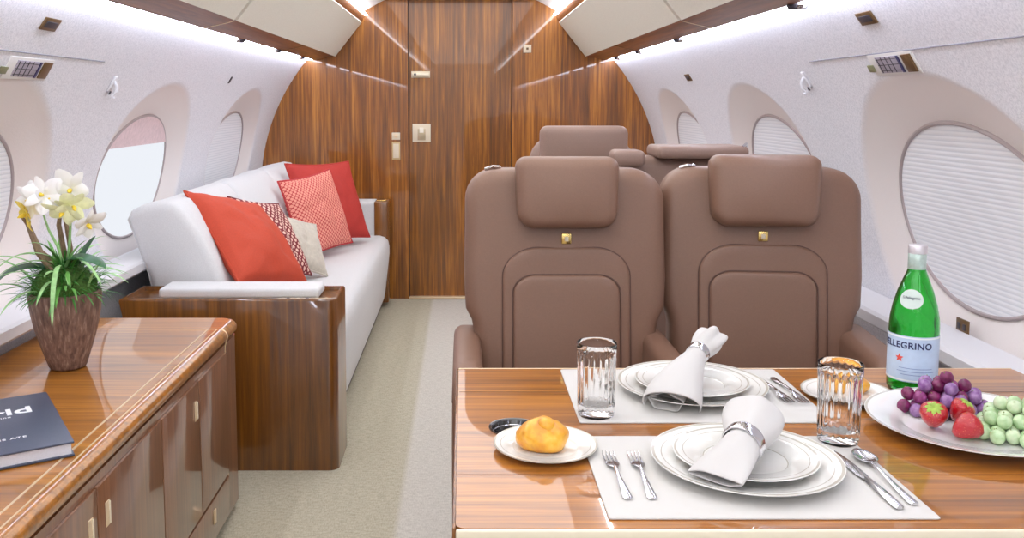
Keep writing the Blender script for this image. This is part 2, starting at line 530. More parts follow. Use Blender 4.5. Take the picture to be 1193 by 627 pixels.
for s, z, y, lb in ((1, 1.469, 2.263, 'small brown square air outlet high on the right side wall near the light slot'),
                    (1, 1.38, 4.283, 'small brown diamond shaped air outlet on the right wall above the far windows'),
                    (-1, 1.458, 2.312, 'small brown square air outlet high on the left side wall above the flowers')):
    t = wall_item('air_outlet', s, z, y, lb, 'air outlet', 'brown air outlets on the side walls')
    plate(t, 'outlet_frame', M['bronze'], .085, .036)
    plate(t, 'outlet_grille', M['dark'], .06, .018, th=.002, y=-.004, r=.0005)
t = wall_item('wall_slot', -1, 1.369, 4.309, 'tiny dark latch slot on the left wall above the far windows', 'latch')
plate(t, 'slot_cover', M['dark'], .02, .035)
for s, z, y, lb in ((1, 1.335, 2.877, 'white coat hook on the right wall between the first two windows'),
                    (-1, 1.323, 2.927, 'white coat hook on the left wall between the first two windows')):
    t = wall_item('coat_hook', s, z, y, lb, 'coat hook', 'coat hooks on the side walls')
    plate(t, 'hook_base', M['white_ledge'], .022, .055, th=.008, r=.003)
    v, f = tube([(0, -.006, .01), (0, -.02, .0), (0, -.026, -.018), (0, -.02, -.034), (0, -.03, -.04)], .005, 8)
    obj('hook', v, f, M['white_ledge'], t)
    plate(t, 'hook_tip', M['dark'], .012, .012, z=-.03, th=.003, y=-.008)
for s, z, y, lb in ((1, 1.358, 2.27, 'wall placard with brown end plate above the large right window'),
                    (-1, 1.348, 2.34, 'wall placard with brown end plate above the near left window')):
    t = wall_item('service_placard', s, z, y, lb, 'placard', 'service placards above the near windows')
    sg = 1 if s > 0 else -1          # local +x runs towards the camera on the right wall
    e = -1 if wframe(s, z, y).to_3x3() @ Vector((1, 0, 0)) @ Vector((0, 1, 0)) > 0 else 1
    if s < 0: e = -e
    plate(t, 'placard_border', plain('placard_white', (226, 224, 220), .5), .235, .062, th=.003)
    plate(t, 'placard_card', plain('placard_grey', (170, 164, 176), .5), .115, .046, x=-.02*e, th=.002, y=-.003, r=.0005)
    for i in range(4): plate(t, 'placard_line', M['dark'], .0022, .044, x=(-.068+.024*i)*e, th=.001, y=-.005, r=0)
    for i in range(3): plate(t, 'placard_line', M['dark'], .11, .0016, x=-.02*e, z=-.016+.016*i, th=.001, y=-.005, r=0)
    plate(t, 'placard_bar', plain('placard_navy', (52, 50, 92), .5), .010, .046, x=.043*e, th=.002, y=-.005, r=0)
    plate(t, 'end_plate', M['bronze'], .046, .048, x=.085*e, th=.004, y=-.003)
    plate(t, 'tab_plate', plain('olive_tab', (128, 130, 96), .5), .036, .02, x=-.125*e, z=-.008, th=.004, y=-.001)
t = wall_item('power_outlet', 1, .703, 2.224, 'brown power outlet low on the right wall under the large window', 'power outlet')
plate(t, 'outlet_plate', M['bronze'], .052, .036, th=.006)
for x in (-.012, .012): plate(t, 'socket', M['dark'], .012, .016, x=x, th=.003, y=-.005)
# panel seam above the near windows
for s, lab in ((1, 'thin seam of the drop panel across the right wall'), (-1, 'thin seam of the drop panel across the left wall')):
    ys = [1.3, 2.80]
    v, f = tube([wp(s, wang(1.385), y, R-.0005) for y in (1.6, 1.9, 2.2, 2.5, 2.78)], .0016, 6)
    o = obj('trim_%d' % (5 if s > 0 else 6), v, f, plain('panel_seam', (140, 140, 150), .9)); struct(o)
# reading lights / gaspers under the valance
lights = [(-1, 3.89, 'reading light under the left valance, nearest of the left three'), (-1, 4.66, 'reading light under the left valance, middle of the left three'),
          (-1, 5.35, 'reading light under the left valance beside the bulkhead'),
          (1, 2.52, 'reading light under the right valance closest to the top edge of the photo'), (1, 3.87, 'reading light under the right valance above the second right window'),
          (1, 4.74, 'reading light under the right valance above the gap between far windows'), (1, 5.4, 'reading light under the right valance beside the bulkhead')]
rl0 = None
for s, y, lb in lights:
    loc = (CX+s*.928, y, 1.528)
    if rl0 is None:
        rl0 = thing('reading_light', lb, 'reading light', loc, group='reading lights under the valances')
        obj('lamp_base', *lathe([(.004, .004), (.019, .003), (.021, -.004), (.017, -.012), (.006, -.013)], 20), M['dark'], rl0)
        v, f = tube([(0, 0, -.008), (0, -.03, -.012), (0, -.055, -.008)], .005, 8, flat=.6); obj('lamp_arm', v, f, M['dark'], rl0)
        v, f = lathe([(.005, .004), (.013, .002), (.014, -.006), (.009, -.009)], 16); obj('lamp_head', v, f, M['silver'], rl0, loc=(0, -.06, -.008))
    else: dup(rl0, loc, (0, 0, 0), lb)

# fittings on the bulkhead
def bplate(name, px, pz, w, h, mat, lb, cat, extra=None):
    t = thing(name, lb, cat, (px, YB-.001, pz))
    plate(t, 'plate', mat, w, h)
    if extra: extra(t)
    return t
bplate('switch_plate', -.429, 1.05, .052, .046, M['cream'], 'small cream switch on the bulkhead just left of the door seam', 'switch',
       lambda t: plate(t, 'button', M['inlay'], .02, .02, th=.004, y=-.004))
bplate('blank_plate', -.429, .957, .052, .115, plain('tan_plate', (206, 180, 130), .45), 'tall tan plate on the bulkhead below the small cream switch', 'wall plate',
       lambda t: plate(t, 'plate_inset', M['cream'], .036, .09, th=.002, y=-.004))
def latch(t):
    plate(t, 'latch_cup', plain('latch_cup', (196, 180, 150), .3, .6), .05, .07, z=-.01, th=.004, y=-.004)
    plate(t, 'latch_button', plain('latch_button', (245, 240, 225), .4), .026, .034, z=.018, th=.006, y=-.006)
tt = bplate('door_latch', -.267, 1.07, .115, .115, M['cream'], 'square cream door latch plate on the central bulkhead door', 'door latch', latch)
tt.location.y = YB+.018
def rod(t):
    v, f = tube([(-.05, -.012, -.002), (.05, -.012, -.002)], .011, 12); obj('sensor_bar', v, f, plain('sensor', (236, 228, 206), .35), t)
    plate(t, 'sensor_eye', M['dark'], .014, .012, x=-.035, th=.004, y=-.022)
tt = bplate('door_sensor', -.271, 1.44, .118, .04, M['cream'], 'small cream bar fitting near the top of the bulkhead door', 'sensor', rod)
tt.location.y = YB+.018
bplate('call_button', .402, 1.60, .05, .05, M['cream'], 'small cream square button on the bulkhead right of the door', 'button',
       lambda t: plate(t, 'button', M['bronze'], .014, .014, th=.003, y=-.004))

# ------------------------------------------------------------------ credenza (left foreground)
CH = .60; CXF = -.70; CY1 = 2.755; CY0 = .15
cr = thing('credenza', 'low glossy wood credenza with pale inlay lines carrying the flowers and book', 'credenza', (0, 0, 0))
# body with a rounded far corner
def cred_outline(x1, y1, r, x0=-1.075, y0=CY0):
    o = [(x0, y0), (x1, y0)]
    for i in range(9):
        a = i*PI/2/8; o.append((x1-r+r*math.cos(a), y1-r+r*math.sin(a)))
    o.append((x0, y1)); return o
b = MB(); b.add(*prism(cred_outline(CXF, CY1, .045), .52, 'z')); b.build('cabinet_body', M['cred_front'], cr, loc=(0, 0, .035), smooth=30)
b = MB(); b.add(*prism(cred_outline(CXF-.03, CY1-.03, .03), .036, 'z')); b.build('plinth', M['dark'], cr, smooth=30)
# top with bullnose edge
v = []; f = []; rings = []
for k in range(9):
    a = -PI/2+k*PI/8*1.0
    rings.append((.022*(1-math.cos(a)), .578+.022*math.sin(a)))
base = cred_outline(CXF+.008, CY1+.008, .055, -1.235)
n = len(base)
vv = []; ff = []
for (ins, z) in rings:
    vv += [(p[0], p[1], z) for p in offset(base, ins)]
for j in range(len(rings)-1):
    for i in range(n): k = (i+1) % n; ff.append((j*n+i, j*n+k, (j+1)*n+k, (j+1)*n+i))
ff.append(tuple(range(n))[::-1]); 
obj('edge_moulding', vv, ff, M['burl'], cr, smooth=50)
tp = offset(base, .022)
obj('top_panel', *prism(tp, .001, 'z'), M['cred_top'], cr, loc=(0, 0, CH-.001), smooth=0)
inl = MB()
inl.box((-.7475, (CY0+2.60)/2, CH+.0004), (.0045, 2.60-CY0, .001))
inl.box((-.7215, (CY0+2.60)/2, CH+.0004), (.0035, 2.60-CY0, .001))
inl.box((-.775, 2.60, CH+.0004), (.105, .0045, .001))
inl.build('inlay_line', M['inlay'], cr, smooth=0)
v, f = tube([(CXF+.0085-.022*(1-math.cos(a)), 2.60, .578+.022*math.sin(a)) for a in [PI/2*(1-i/6) for i in range(7)]]+[(CXF+.0005, 2.60, .55), (CXF+.0005, 2.60, .04)], .002, 6)
obj('inlay_line', v, f, M['inlay'], cr)
# doors and drawer
drs = [(.55, .92), (.92, 1.285), (1.285, 1.65), (1.65, 2.02), (2.02, 2.315), (2.315, 2.59)]
for i, (ya, yb) in enumerate(drs):
    z0 = .17 if ya >= 2.0 else .05
    d = MB().box((CXF+.003, (ya+yb)/2, (z0+.535)/2), (.008, yb-ya-.006, .535-z0), .0015, 2).build('door', M['cred_front'], cr)
    hy = yb-.035 if i % 2 == 0 else ya+.045
    if i == 5: continue
    MB().box((CXF+.0075, hy, .465), (.002, .020, .05), .001, 2).build('handle', M['inlay'], d)
    MB().box((CXF+.0095, hy+.006, .465), (.003, .005, .045), .001, 2).build('handle_grip', M['cream'], d)
d = MB().box((CXF+.003, 2.305, .105), (.008, .565, .115), .0015, 2).build('drawer', M['cred_front'], cr)
MB().box((CXF+.009, 2.42, .115), (.004, .02, .04), .001, 2).build('handle', M['inlay'], d)

# book
def bookf():
    t = thing('book', 'dark navy hardcover book with white lettering lying on the credenza', 'book', (-.931, 1.718, CH+.001), math.radians(32.5))
    w, h = .26, .346
    cm = plain('book_cover', (70, 77, 96), .4, nz=200, var=.06)
    MB().box((0, 0, .002), (w, h, .004), .001, 2).build('back_cover', cm, t)
    MB().box((0, 0, .027), (w, h, .004), .001, 2).build('front_cover', cm, t)
    MB().box((-w/2+.002, 0, .0145), (.004, h, .025), .001, 2).build('spine', cm, t)
    MB().box((-.001, .0, .0145), (w-.008, h-.008, .0208)).build('page_block', plain('pages', (214, 216, 224), .8, nz=400, var=.05), t, smooth=0)
    wm = plain('book_lettering', (236, 238, 242), .5)
    v, f = text_mesh('World', .056, .0003, 1.02, .0012)
    mx = max(p[0] for p in v); v = [((p[0]-mx)*1.25, p[1], p[2]) for p in v]
    obj('title_lettering', v, f, wm, t, loc=(.086, .066, .0293), smooth=0)
    for st, sz, x, y in (('magazine', .012, .045, .034), ('MMMANS ATE', .0125, .058, -.098)):
        v, f = text_mesh(st, sz, .0002, 1.15, .0002)
        mx = max(p[0] for p in v); v = [((p[0]-mx)*1.2, p[1], p[2]) for p in v]
        obj('small_lettering', v, f, wm, t, loc=(x, y, .0293), smooth=0)
    return t
bk = bookf()

# ------------------------------------------------------------------ flower pot
pt = thing('flower_pot', 'ribbed brown wooden vase holding white orchids and green grass on the credenza', 'potted plant', (-.992, 2.22, CH+.001))
m, nt, bb = new_mat('pot_ribbed')
f1 = tex_noise(nt, mapped(nt, (120, 120, 22)), 1, 4, .6)
nt.links.new(ramp(nt, f1, [(.3, lin((84, 62, 52))), (.55, lin((128, 100, 86))), (.75, lin((168, 146, 130)))]), bb.inputs['Base Color'])
bb.inputs['Roughness'].default_value = .6; bump(nt, bb, f1, .8, .003)
pp = [(.0, .0), (.040, 0), (.044, .006), (.058, .05), (.071, .095), (.080, .14), (.084, .175), (.084, .192), (.078, .194), (.074, .185), (.070, .165), (.0, .16)]
obj('vase', *lathe(pp, 96, lambda a, z: 1+.018*abs(math.sin(a*16)), False, False), m, pt, smooth=60)
# moss mound
v, f = lathe([(.001, .268), (.03, .262), (.058, .242), (.076, .212), (.074, .185), (.001, .16)][::-1], 40)
v = [(Vector(p)+Vector(p).normalized()*.008*noise.noise(Vector(p)*60)) for p in v]
obj('moss', v, f, plain('moss', (70, 104, 40), .9, nz=120, var=.5, bmp=1, bdist=.004), pt)
def blade(p0, dirv, ln, w, droop, mb, seg=7):
    p = Vector(p0); d = Vector(dirv).normalized(); side = d.cross(Vector((0, 0, 1))).normalized() if abs(d.z) < .98 else Vector((1, 0, 0))
    k0 = len(mb.v); st = ln/seg
    for i in range(seg+1):
        t = i/seg; ww = w*(math.sin(PI*min(1, .12+t*.88))**.6) if t < 1 else .0003
        up = side.cross(d).normalized()
        mb.v += [p-side*ww/2, p+up*ww*.18, p+side*ww/2]
        if i: 
            a = k0+(i-1)*3; mb.f += [(a, a+1, a+4, a+3), (a+1, a+2, a+5, a+4)]
        p = p+d*st; d = (d+Vector((0, 0, -droop/seg))).normalized()
gm = [plain('grass_bright', (96, 160, 70), .45, nz=40, var=.3), plain('grass_pale', (150, 196, 128), .45, nz=40, var=.25), plain('grass_dark', (62, 128, 50), .5, nz=40, var=.35)]
for gi, (cnt, l0, l1, wd, e0, e1, d0, d1) in enumerate(((30, .08, .15, .010, .35, 1.35, .9, 2.2), (18, .09, .15, .011, .3, 1.3, .9, 2.0), (520, .035, .085, .0046, -.1, 1.3, .4, 1.8))):
    mb = MB()
    for i in range(cnt):
        a = random.uniform(0, 2*PI); r0 = random.uniform(.005, .068); el = random.uniform(e0, e1)
        dv = (math.cos(a)*math.cos(el), math.sin(a)*math.cos(el), math.sin(el))
        blade((r0*math.cos(a), r0*math.sin(a), .19+.065*(1-r0/.062)), dv, random.uniform(l0, l1), wd*random.uniform(.7, 1.2), random.uniform(d0, d1), mb)
    mb.build('grass_blades', gm[gi], pt, smooth=60)
# a few long blades in front, one hanging over the rim
mb = MB()
for (p0, dv, ln, w, dr_) in (((.01, -.03, .25), (.2, -.9, .7), .22, .012, 3.6), ((-.01, -.03, .27), (-.9, -.35, .3), .16, .011, 1.4), ((-.01, -.03, .28), (-.8, -.5, .6), .19, .011, 2.2), ((-.03, -.02, .24), (-.9, -.2, .9), .17, .011, 1.3),
                             ((.02, -.02, .27), (.8, -.5, .4), .15, .010, 1.8), ((.0, -.02, .22), (.5, -.3, 1.3), .16, .009, 1.2)):
    blade(p0, dv, ln, w, dr_, mb, 12)
mb.build('grass_blades', gm[1], pt, smooth=60)
# orchid leaves
lm = plain('orchid_leaf', (34, 92, 52), .35, nz=30, var=.25)
for p0, dv, ln, w, dr_ in (((-.005, 0, .255), (.75, -.25, .62), .145, .060, 1.5), ((-.01, 0, .235), (-.8, -.2, .55), .18, .058, 1.8), ((.02, .02, .24), (.3, .2, 1.0), .10, .045, .9)):
    mb = MB(); blade(p0, dv, ln, w, dr_, mb, 12); mb.build('orchid_leaf', lm, pt, smooth=60)
# stems and dry twigs
stm = plain('stem_brown', (132, 108, 84), .7, nz=80, var=.3)
for pa, rr_ in (([(0.01, -.02, .2), (-.015, -.03, .255), (-.045, -.03, .295), (-.07, -.03, .365), (-.085, -.04, .39)], [.012, .011, .010, .006, .002]), ([(.0, 0, .2), (.002, 0, .29), (-.004, -.01, .36), (.01, -.02, .42)], [.007, .007, .006, .003]),
           ([(-.01, -.02, .22), (-.03, -.02, .28), (-.05, -.02, .30)], [.009, .008, .005]), ([(.005, .01, .2), (.018, .0, .3), (.012, -.01, .38), (.0, -.02, .42)], [.006, .006, .005, .003])):
    v, f = tube(pa, rr_, 7); obj('stem', v, f, stm, pt)
for pa in ([(.005, 0, .24), (.02, -.01, .31), (.03, -.02, .37), (.05, -.03, .42)], [(.01, -.02, .25), (.0, -.03, .31), (-.02, -.03, .35), (-.035, -.03, .40)]):
    v, f = tube(pa, [.004, .0035, .003, .002], 7); obj('flower_stalk', v, f, gm[1], pt)
petm = plain('petal_white', (255, 255, 250), .5, nz=30, var=.04); yel = plain('petal_yellow', (236, 206, 60), .5, nz=60, var=.2)
lime = plain('petal_lime', (240, 242, 196), .5, nz=50, var=.12)
fl = [((-.050, -.035, .425), 20, -25, 5, .050, 0), ((-.020, -.050, .440), -20, 5, 10, .050, 0), ((.038, -.03, .452), 50, 10, -10, .052, 0), ((.050, -.050, .415), 70, 35, -25, .046, 1), ((.082, -.05, .372), 100, 50, -30, .042, 0),
      ((.030, -.055, .405), 25, -10, -40, .046, 1), ((-.062, -.045, .395), 60, -50, -20, .042, 2), ((.010, -.035, .432), 0, -40, 0, .040, 0)]
for (c, ro, yaw, pit, sz, kind) in fl:
    mb = MB()
    for k in range(6):
        a = 2*PI*k/6+math.radians(ro)+random.uniform(-.15, .15); wd = sz*(.50 if k % 2 else .30); ln = sz*random.uniform(.85, 1.15); curl = random.uniform(-.5, .5)
        k0 = len(mb.v); N = 7
        for i in range(N+1):
            t = i/N; hw = wd*math.sin(PI*min(.96, .06+t*.92))**.7
            cr_ = ln*t; dep = .25*sz*curl*math.sin(t*3)-.28*sz*math.sin(t*1.8)
            for q in (-1, -.5, 0, .5, 1):
                lx = cr_; ly = q*hw*.8
                mb.v.append(Vector((lx*math.cos(a)-ly*math.sin(a), dep+(q*q)*.18*hw, lx*math.sin(a)+ly*math.cos(a))))
            if i:
                b0 = k0+(i-1)*5
                for e in range(4): mb.f.append((b0+e, b0+e+1, b0+e+6, b0+e+5))
    fo = mb.build('orchid_flower', (petm, lime, yel)[kind], pt, loc=c, rot=(math.radians(-pit), 0, math.radians(yaw)), smooth=60)
    mc = MB()
    v, f = lathe([(.001, -.008), (.005, -.004), (.006, .003), (.003, .010), (.001, .014)], 10); mc.add(v, f, Matrix.Rotation(PI/2, 4, 'X'))
    mc.build('flower_lip', yel, fo, loc=(0, -.012, -.002))

# ------------------------------------------------------------------ sofa
sf = thing('sofa', 'long white fabric sofa with wood end cabinets along the left wall', 'sofa', (0, 0, 0))
SY0, SY1 = 3.245, 5.50
# end cabinet (near): wood body, recessed top, control panel
ec = MB()
oc = [(-1.165, 3.01)]+[(-.43-.035+.035*math.sin(a), 3.045-.035*math.cos(a)) for a in [i*PI/2/8 for i in range(9)]]+[(-.43, 3.24), (-1.165, 3.24)]
v = []; f = []; n = len(oc)
rg = [(0, 0), (0, .592), (.002, .597), (.006, .600), (.013, .600), (.015, .585)]
for ins, z in rg: v += [(p[0], p[1], z) for p in offset(oc, ins)]
for j in range(len(rg)-1):
    for i in range(n): k = (i+1) % n; f.append((j*n+i, j*n+k, (j+1)*n+k, (j+1)*n+i))
f.append(tuple(range(n))[::-1]); f.append(tuple((len(rg)-1)*n+i for i in range(n)))
v = [(max(p[0], -1.05-.115*min(1, p[2]/.5)), p[1], p[2]) for p in v]
obj('end_cabinet', v, f, M['cab'], sf, smooth=40)
cb = MB().box((-.80, 3.047, .5865), (.66, .045, .003)).build('cabinet_tray', M['cred_top'], sf, smooth=0)
MB().box((-.775, 3.14, .605), (.555, .14, .036), .012, 4).build('arm_pad', M['sofa'], sf)
cp_ = MB().box((-.545, 3.047, .590), (.19, .036, .006), .001).build('control_panel', plain('control_tan', (206, 186, 152), .4), sf)
for x in (-.60, -.565, -.535, -.50, -.47): v, f = lathe([(.006, 0), (.006, .003), (.004, .004)], 12); obj('button', v, f, M['dark'] if x in (-.60, -.535) else M['cream'], cp_, loc=(x, 3.047, .593))
MB().box((-.69, 3.047, .5895), (.035, .02, .004), .001).build('cabinet_latch', M['cream'], sf)
# base, seat
prof_seat = [(-1.05, .06), (-.49, .06), (-.482, .10), (-.468, .22), (-.455, .34), (-.455, .385), (-.462, .42), (-.482, .442), (-.515, .452), (-.75, .445), (-1.02, .43), (-1.10, .42)]
def bodyY(pr_, y0, y1, name, mat, par, r=.02, segs=14, noise_amp=.0):
    """extrude a profile along y with softly rounded ends"""
    n = len(pr_); v = []; f = []
    ks = [(y0, r), (y0+r*.3, r*.3), (y0+r, 0)]+[(y0+r+(y1-y0-2*r)*i/segs, 0) for i in range(1, segs)]+[(y1-r, 0), (y1-r*.3, r*.3), (y1, r)]
    for y, ins in ks:
        for (x, z) in offset(pr_, ins): 
            dz = noise.noise(Vector((x*5, y*4, z*5)))*noise_amp
            v.append((x+dz*.5, y, z+dz))
    for j in range(len(ks)-1):
        for i in range(n): k = (i+1) % n; f.append((j*n+i, j*n+k, (j+1)*n+k, (j+1)*n+i))
    f.append(tuple(range(n))[::-1]); f.append(tuple((len(ks)-1)*n+i for i in range(n)))
    return obj(name, v, f, mat, par, smooth=50)
bodyY(prof_seat, SY0, SY1+.02, 'seat_cushion', M['sofa'], sf, .02, 40, .006)
MB().box((-.80, (SY0+SY1)/2, .034), (.58, SY1-SY0-.02, .06)).build('sofa_plinth', M['dark'], sf, smooth=0)
# back cushions, three
for i, (ya, yb) in enumerate(((SY0, 4.02), (4.03, 4.78), (4.79, SY1))):
    pb = [(-1.00, .452), (-.82, .452), (-.85, .56), (-.90, .68), (-.96, .79), (-1.01, .865), (-1.045, .900), (-1.085, .907), (-1.16, .893), (-1.205, .87), (-1.218, .84), (-1.19, .76), (-1.15, .64), (-1.12, .50)]
    bodyY(pb[::1], ya, yb, 'back_cushion', M['sofa'], sf, .03, 10, .008)
v, f = tube([(x, SY0+.022, z) for x, z in ((-1.200, .868), (-1.216, .838), (-1.188, .76), (-1.148, .64), (-1.118, .50))], .006, 8); obj('piping', v, f, M['sofa'], sf)
# far arm
fa = MB(); fa.box((-.83, 5.60, .45), (.60, .17, .42), .025, 4); fa.build('arm_rest', M['sofa'], sf)
MB().box((-.505, 5.60, .345), (.085, .19, .63), .008, 3).build('end_cabinet', M['cab'], sf)
MB().box((-.505, 5.56, .664), (.06, .08, .006), .002, 2).build('arm_latch', M['brass'], sf)

# cushions on the sofa
def cushion(name, center, wv, uv_, size, thick, mat, label, group=None, flange=None, crown=.07, piping=None):
    c = Vector(center); w = Vector(wv).normalized(); u = Vector(uv_); u = (u-w*u.dot(w)).normalized(); nn = w.cross(u)  # nn roughly away/towards viewer
    N = 28; v = []; f = []; uv = []
    sw, sh = size
    for sgn in (-1, 1):
        for j in range(N+1):
            for i in range(N+1):
                a = -1+2*i/N; b = -1+2*j/N
                px = a*(1-crown*(1-b*b)**1)*sw/2 if True else 0
                py = b*(1-crown*(1-a*a)**1)*sh/2
                edge = max(0., (1-a*a))*max(0., (1-b*b))
                t = thick/2*(edge**.42)
                wr = noise.noise(Vector((a*2.3+c.x*9, b*2.3, sgn+c.y)))*.016*edge**.5 + noise.noise(Vector((a*6, b*6+c.x*7, sgn)))*.007*edge**.5
                for ca, cb in ((-1, -1), (-1, 1), (1, -1), (1, 1)):
                    dd = math.hypot(a-ca, b-cb); an = math.atan2(abs(b-cb)+1e-6, abs(a-ca)+1e-6)
                    wr += .0045*math.sin(an*13+ca*2+cb+c.y*5)*math.exp(-dd*1.6)*min(1, dd*3)*edge**.3
                v.append(c+w*px+u*py+nn*(sgn*t+wr)); uv.append((i/N, j/N))
    q = (N+1)**2
    for s_ in (0, 1):
        for j in range(N):
            for i in range(N):
                k = s_*q+j*(N+1)+i; f.append((k, k+1, k+N+2, k+N+1))
    ctr = c
    v = [p-ctr for p in v]
    t = thing(name, label, 'cushion', ctr, group=group)
    o = obj('cushion_cover', v, f, mat, t, smooth=80, uvs=uv)
    path = []
    for k in range(4*N):
        s_, i = divmod(k, N); a = -1+2*i/N
        a, b = ((a, -1), (1, a), (-a, 1), (-1, -a))[s_]
        path.append(w*(a*(1-crown*(1-b*b))*sw/2)+u*(b*(1-crown*(1-a*a))*sh/2))
    vv, ff = tube(path, .005, 6, True); obj('piping', vv, ff, piping or mat, t, smooth=60)
    return t
orange = plain('cushion_orange', (188, 66, 38), .75, nz=180, var=.08, bmp=.3)
red = plain('cushion_red', (182, 52, 44), .75, nz=180, var=.08, bmp=.3)
dk = pattern_mat('cushion_dark_lattice', (232, 196, 180), (124, 34, 44), 11, .50)
pk = pattern_mat('cushion_pink_lattice', (236, 158, 140), (190, 58, 60), 18, .24, grow=False)
tan = plain('cushion_taupe', (196, 188, 172), .5, nz=60, var=.12, bmp=.5, bdist=.004, sheen=.5)
cushion('throw_cushion', (-.850, 3.555, .712), (.413, .884, -.219), (-.555, .435, .709), (.455, .455), .16, orange, 'plain orange cushion leaning at the near end of the white sofa')
cushion('throw_cushion', (-.845, 3.94, .672), (.37, .91, -.18), (-.45, .35, .81), (.38, .38), .11, dk, 'dark red and cream lattice cushion behind the orange cushion', piping=plain('piping_maroon', (110, 34, 44), .7))
cushion('throw_cushion', (-.775, 4.18, .605), (.65, .68, -.30), (-.26, .60, .74), (.29, .29), .10, tan, 'small shiny taupe cushion peeking out beside the dark lattice cushion')
cushion('throw_cushion', (-.775, 4.74, .682), (.50, .86, .09), (-.30, .06, .95), (.42, .42), .12, pk, 'pink and coral lattice cushion propped before the plain red cushion')
cushion('throw_cushion', (-.765, 5.10, .705), (.65, .76, -.02), (-.30, .26, .92), (.47, .47), .14, red, 'plain red cushion at the far end of the sofa by the bulkhead')

# ------------------------------------------------------------------ leather seats
def arch(hw, z0, z1, r, n=10):
    """ccw outline: square foot, arched top"""
    o = [(-hw, z0), (hw, z0)]
    for i in range(n+1):
        a = i*PI/2/n; o.append((hw-r+r*math.cos(a), z1-r*.8+r*.8*math.sin(a)))
    for i in range(n+1):
        a = PI/2+i*PI/2/n; o.append((-hw+r+r*math.cos(a), z1-r*.8+r*.8*math.sin(a)))
    return o

def densify(o, step=.03):
    out = []
    for i in range(len(o)):
        a = Vector(o[i]); b = Vector(o[(i+1) % len(o)]); n = max(1, int((b-a).length/step))
        for k in range(n): out.append(tuple(a+(b-a)*k/n))
    return out

def lean(v, k=.13, z0=.45): return [(p[0], p[1]+(p[2]-z0)*k, p[2]) for p in v]

def make_seat(loc, label, arms, mat, rz=0, head=(.262, .182, 1.03), buckle=True, group=None):
    t = thing('leather_seat', label, 'seat', loc, rz, group)
    out = densify(
        [(-.215, .36), (.215, .36), (.238, .50), (.240, .66), (.246, .69), (.262, .72), (.266, .80), (.264, .93)]
        + [(.264-.085+.085*math.cos(a), 1.000+.085*math.sin(a)) for a in [i*PI/2/8 for i in range(9)]]
        + [(-.264+.085+.085*math.cos(a), 1.000+.085*math.sin(a)) for a in [PI/2+i*PI/2/8 for i in range(9)]]
        + [(-.264, .93), (-.266, .80), (-.262, .72), (-.246, .69), (-.240, .66), (-.238, .50)])
    v, f = slab(out, .13, .035, .012, 0, 6)
    bk_ = obj('backrest', lean(v), f, mat, t, smooth=60)
    # side bolster line
    v, f = tube([(p[0], -.066+.035*.12, p[1]) for p in offset(out, .026)], .0018, 6, True)
    obj('piping', lean(v), f, M['leather_seam'], t)
    v, f = slab(densify(arch(.166, .40, .885, .095)), .03, .008, .003, 0, 3); v = [(p[0], p[1]-.064, p[2]) for p in v]
    pn = obj('back_panel', lean(v), f, mat, t, smooth=60)
    o2 = arch(.166, .40, .885, .095)
    v, f = tube([(p[0], -.0735, p[1]) for p in densify(o2)], .0022, 6, True); obj('panel_seam', lean(v), f, M['leather_seam'], t)
    v, f = slab(densify(arch(.139, .42, .815, .060)), .03, .010, .004, 0, 3); v = [(p[0], p[1]-.072, p[2]) for p in v]
    obj('centre_panel', lean(v), f, mat, t, smooth=60)
    v, f = tube([(p[0], -.081, p[1]) for p in densify(arch(.140, .42, .816, .060))], .0022, 6, True); obj('panel_seam', lean(v), f, M['leather_seam'], t)
    # headrest pillow
    hw, hh, hz = head[0]/2, head[1], head[2]
    ho = [(-hw+.028, hz-hh/2)]
    ho = rrect(head[0], hh, (.042, .042, .030, .030), 6, 0, hz)
    ho = [(p[0]*(1+.03*(p[1]-hz)/hh*2), p[1]) for p in ho]
    v, f = slab(densify(ho, .02), .085, .026, .016, 0, 6)
    v = [(p[0], p[1]-.09, p[2]) for p in v]
    obj('headrest', lean(v), f, mat, t, smooth=60)
    for x in (-.19,): v, f = tube([(x-.02, -.02, 1.083), (x, -.03, 1.09), (x+.02, -.02, 1.088)], .005, 8); obj('hinge_cap', lean(v), f, M['chrome'], t)
    if buckle:
        k = MB().box((0, -.078+.455*.13, .908), (.026, .008, .028), .003, 2).build('headrest_catch', M['brass'], t)
        MB().box((0, -.083+.455*.13, .908), (.010, .003, .012), .001, 2).build('catch_button', M['cream'], k)
    # seat cushion, shroud, base
    MB().box((0, -.27, .41), (.46, .50, .14), .04, 5).build('seat_cushion', mat, t)
    MB().box((0, -.22, .25), (.44, .46, .20), .03, 4).build('seat_base', mat, t)
    MB().box((0, -.2, .075), (.30, .36, .15), .02, 3).build('pedestal', M['dark'], t)
    for x, w in arms:
        a = slab(densify(rrect(.50, .46, (.03, .03, .10, .07), 6, 0, .43)), w, .024, .004, .004, 5)
        vv = [(x+p[1], -.13-p[0], p[2]) for p in a[0]]
        obj('armrest', vv, a[1], mat, t, smooth=60)
        v, f = tube([(x-w/2*0, -.13+.22, .0), (x, -.13+.22, .1)], .001, 4)
        vv, ff = tube([(x-w/2-.0005, -.36, .585), (x-w/2-.0005, .08, .585)], .0016, 5); obj('armrest_seam', vv, ff, M['leather_seam'], t)
    return t
SG = 'pair of brown leather seats facing the dining table'
make_seat((.268, 2.355, 0), 'brown leather seat facing the table behind the left glass, aisle side', [(-.258, .07), (.232, .064)], M['leather'], 0, group=SG)
make_seat((.797, 2.400, 0), 'brown leather seat facing the table beside the right wall and green bottle', [(.245, .09)], M['leather'], math.radians(-6), head=(.280, .186, 1.03), group=SG)

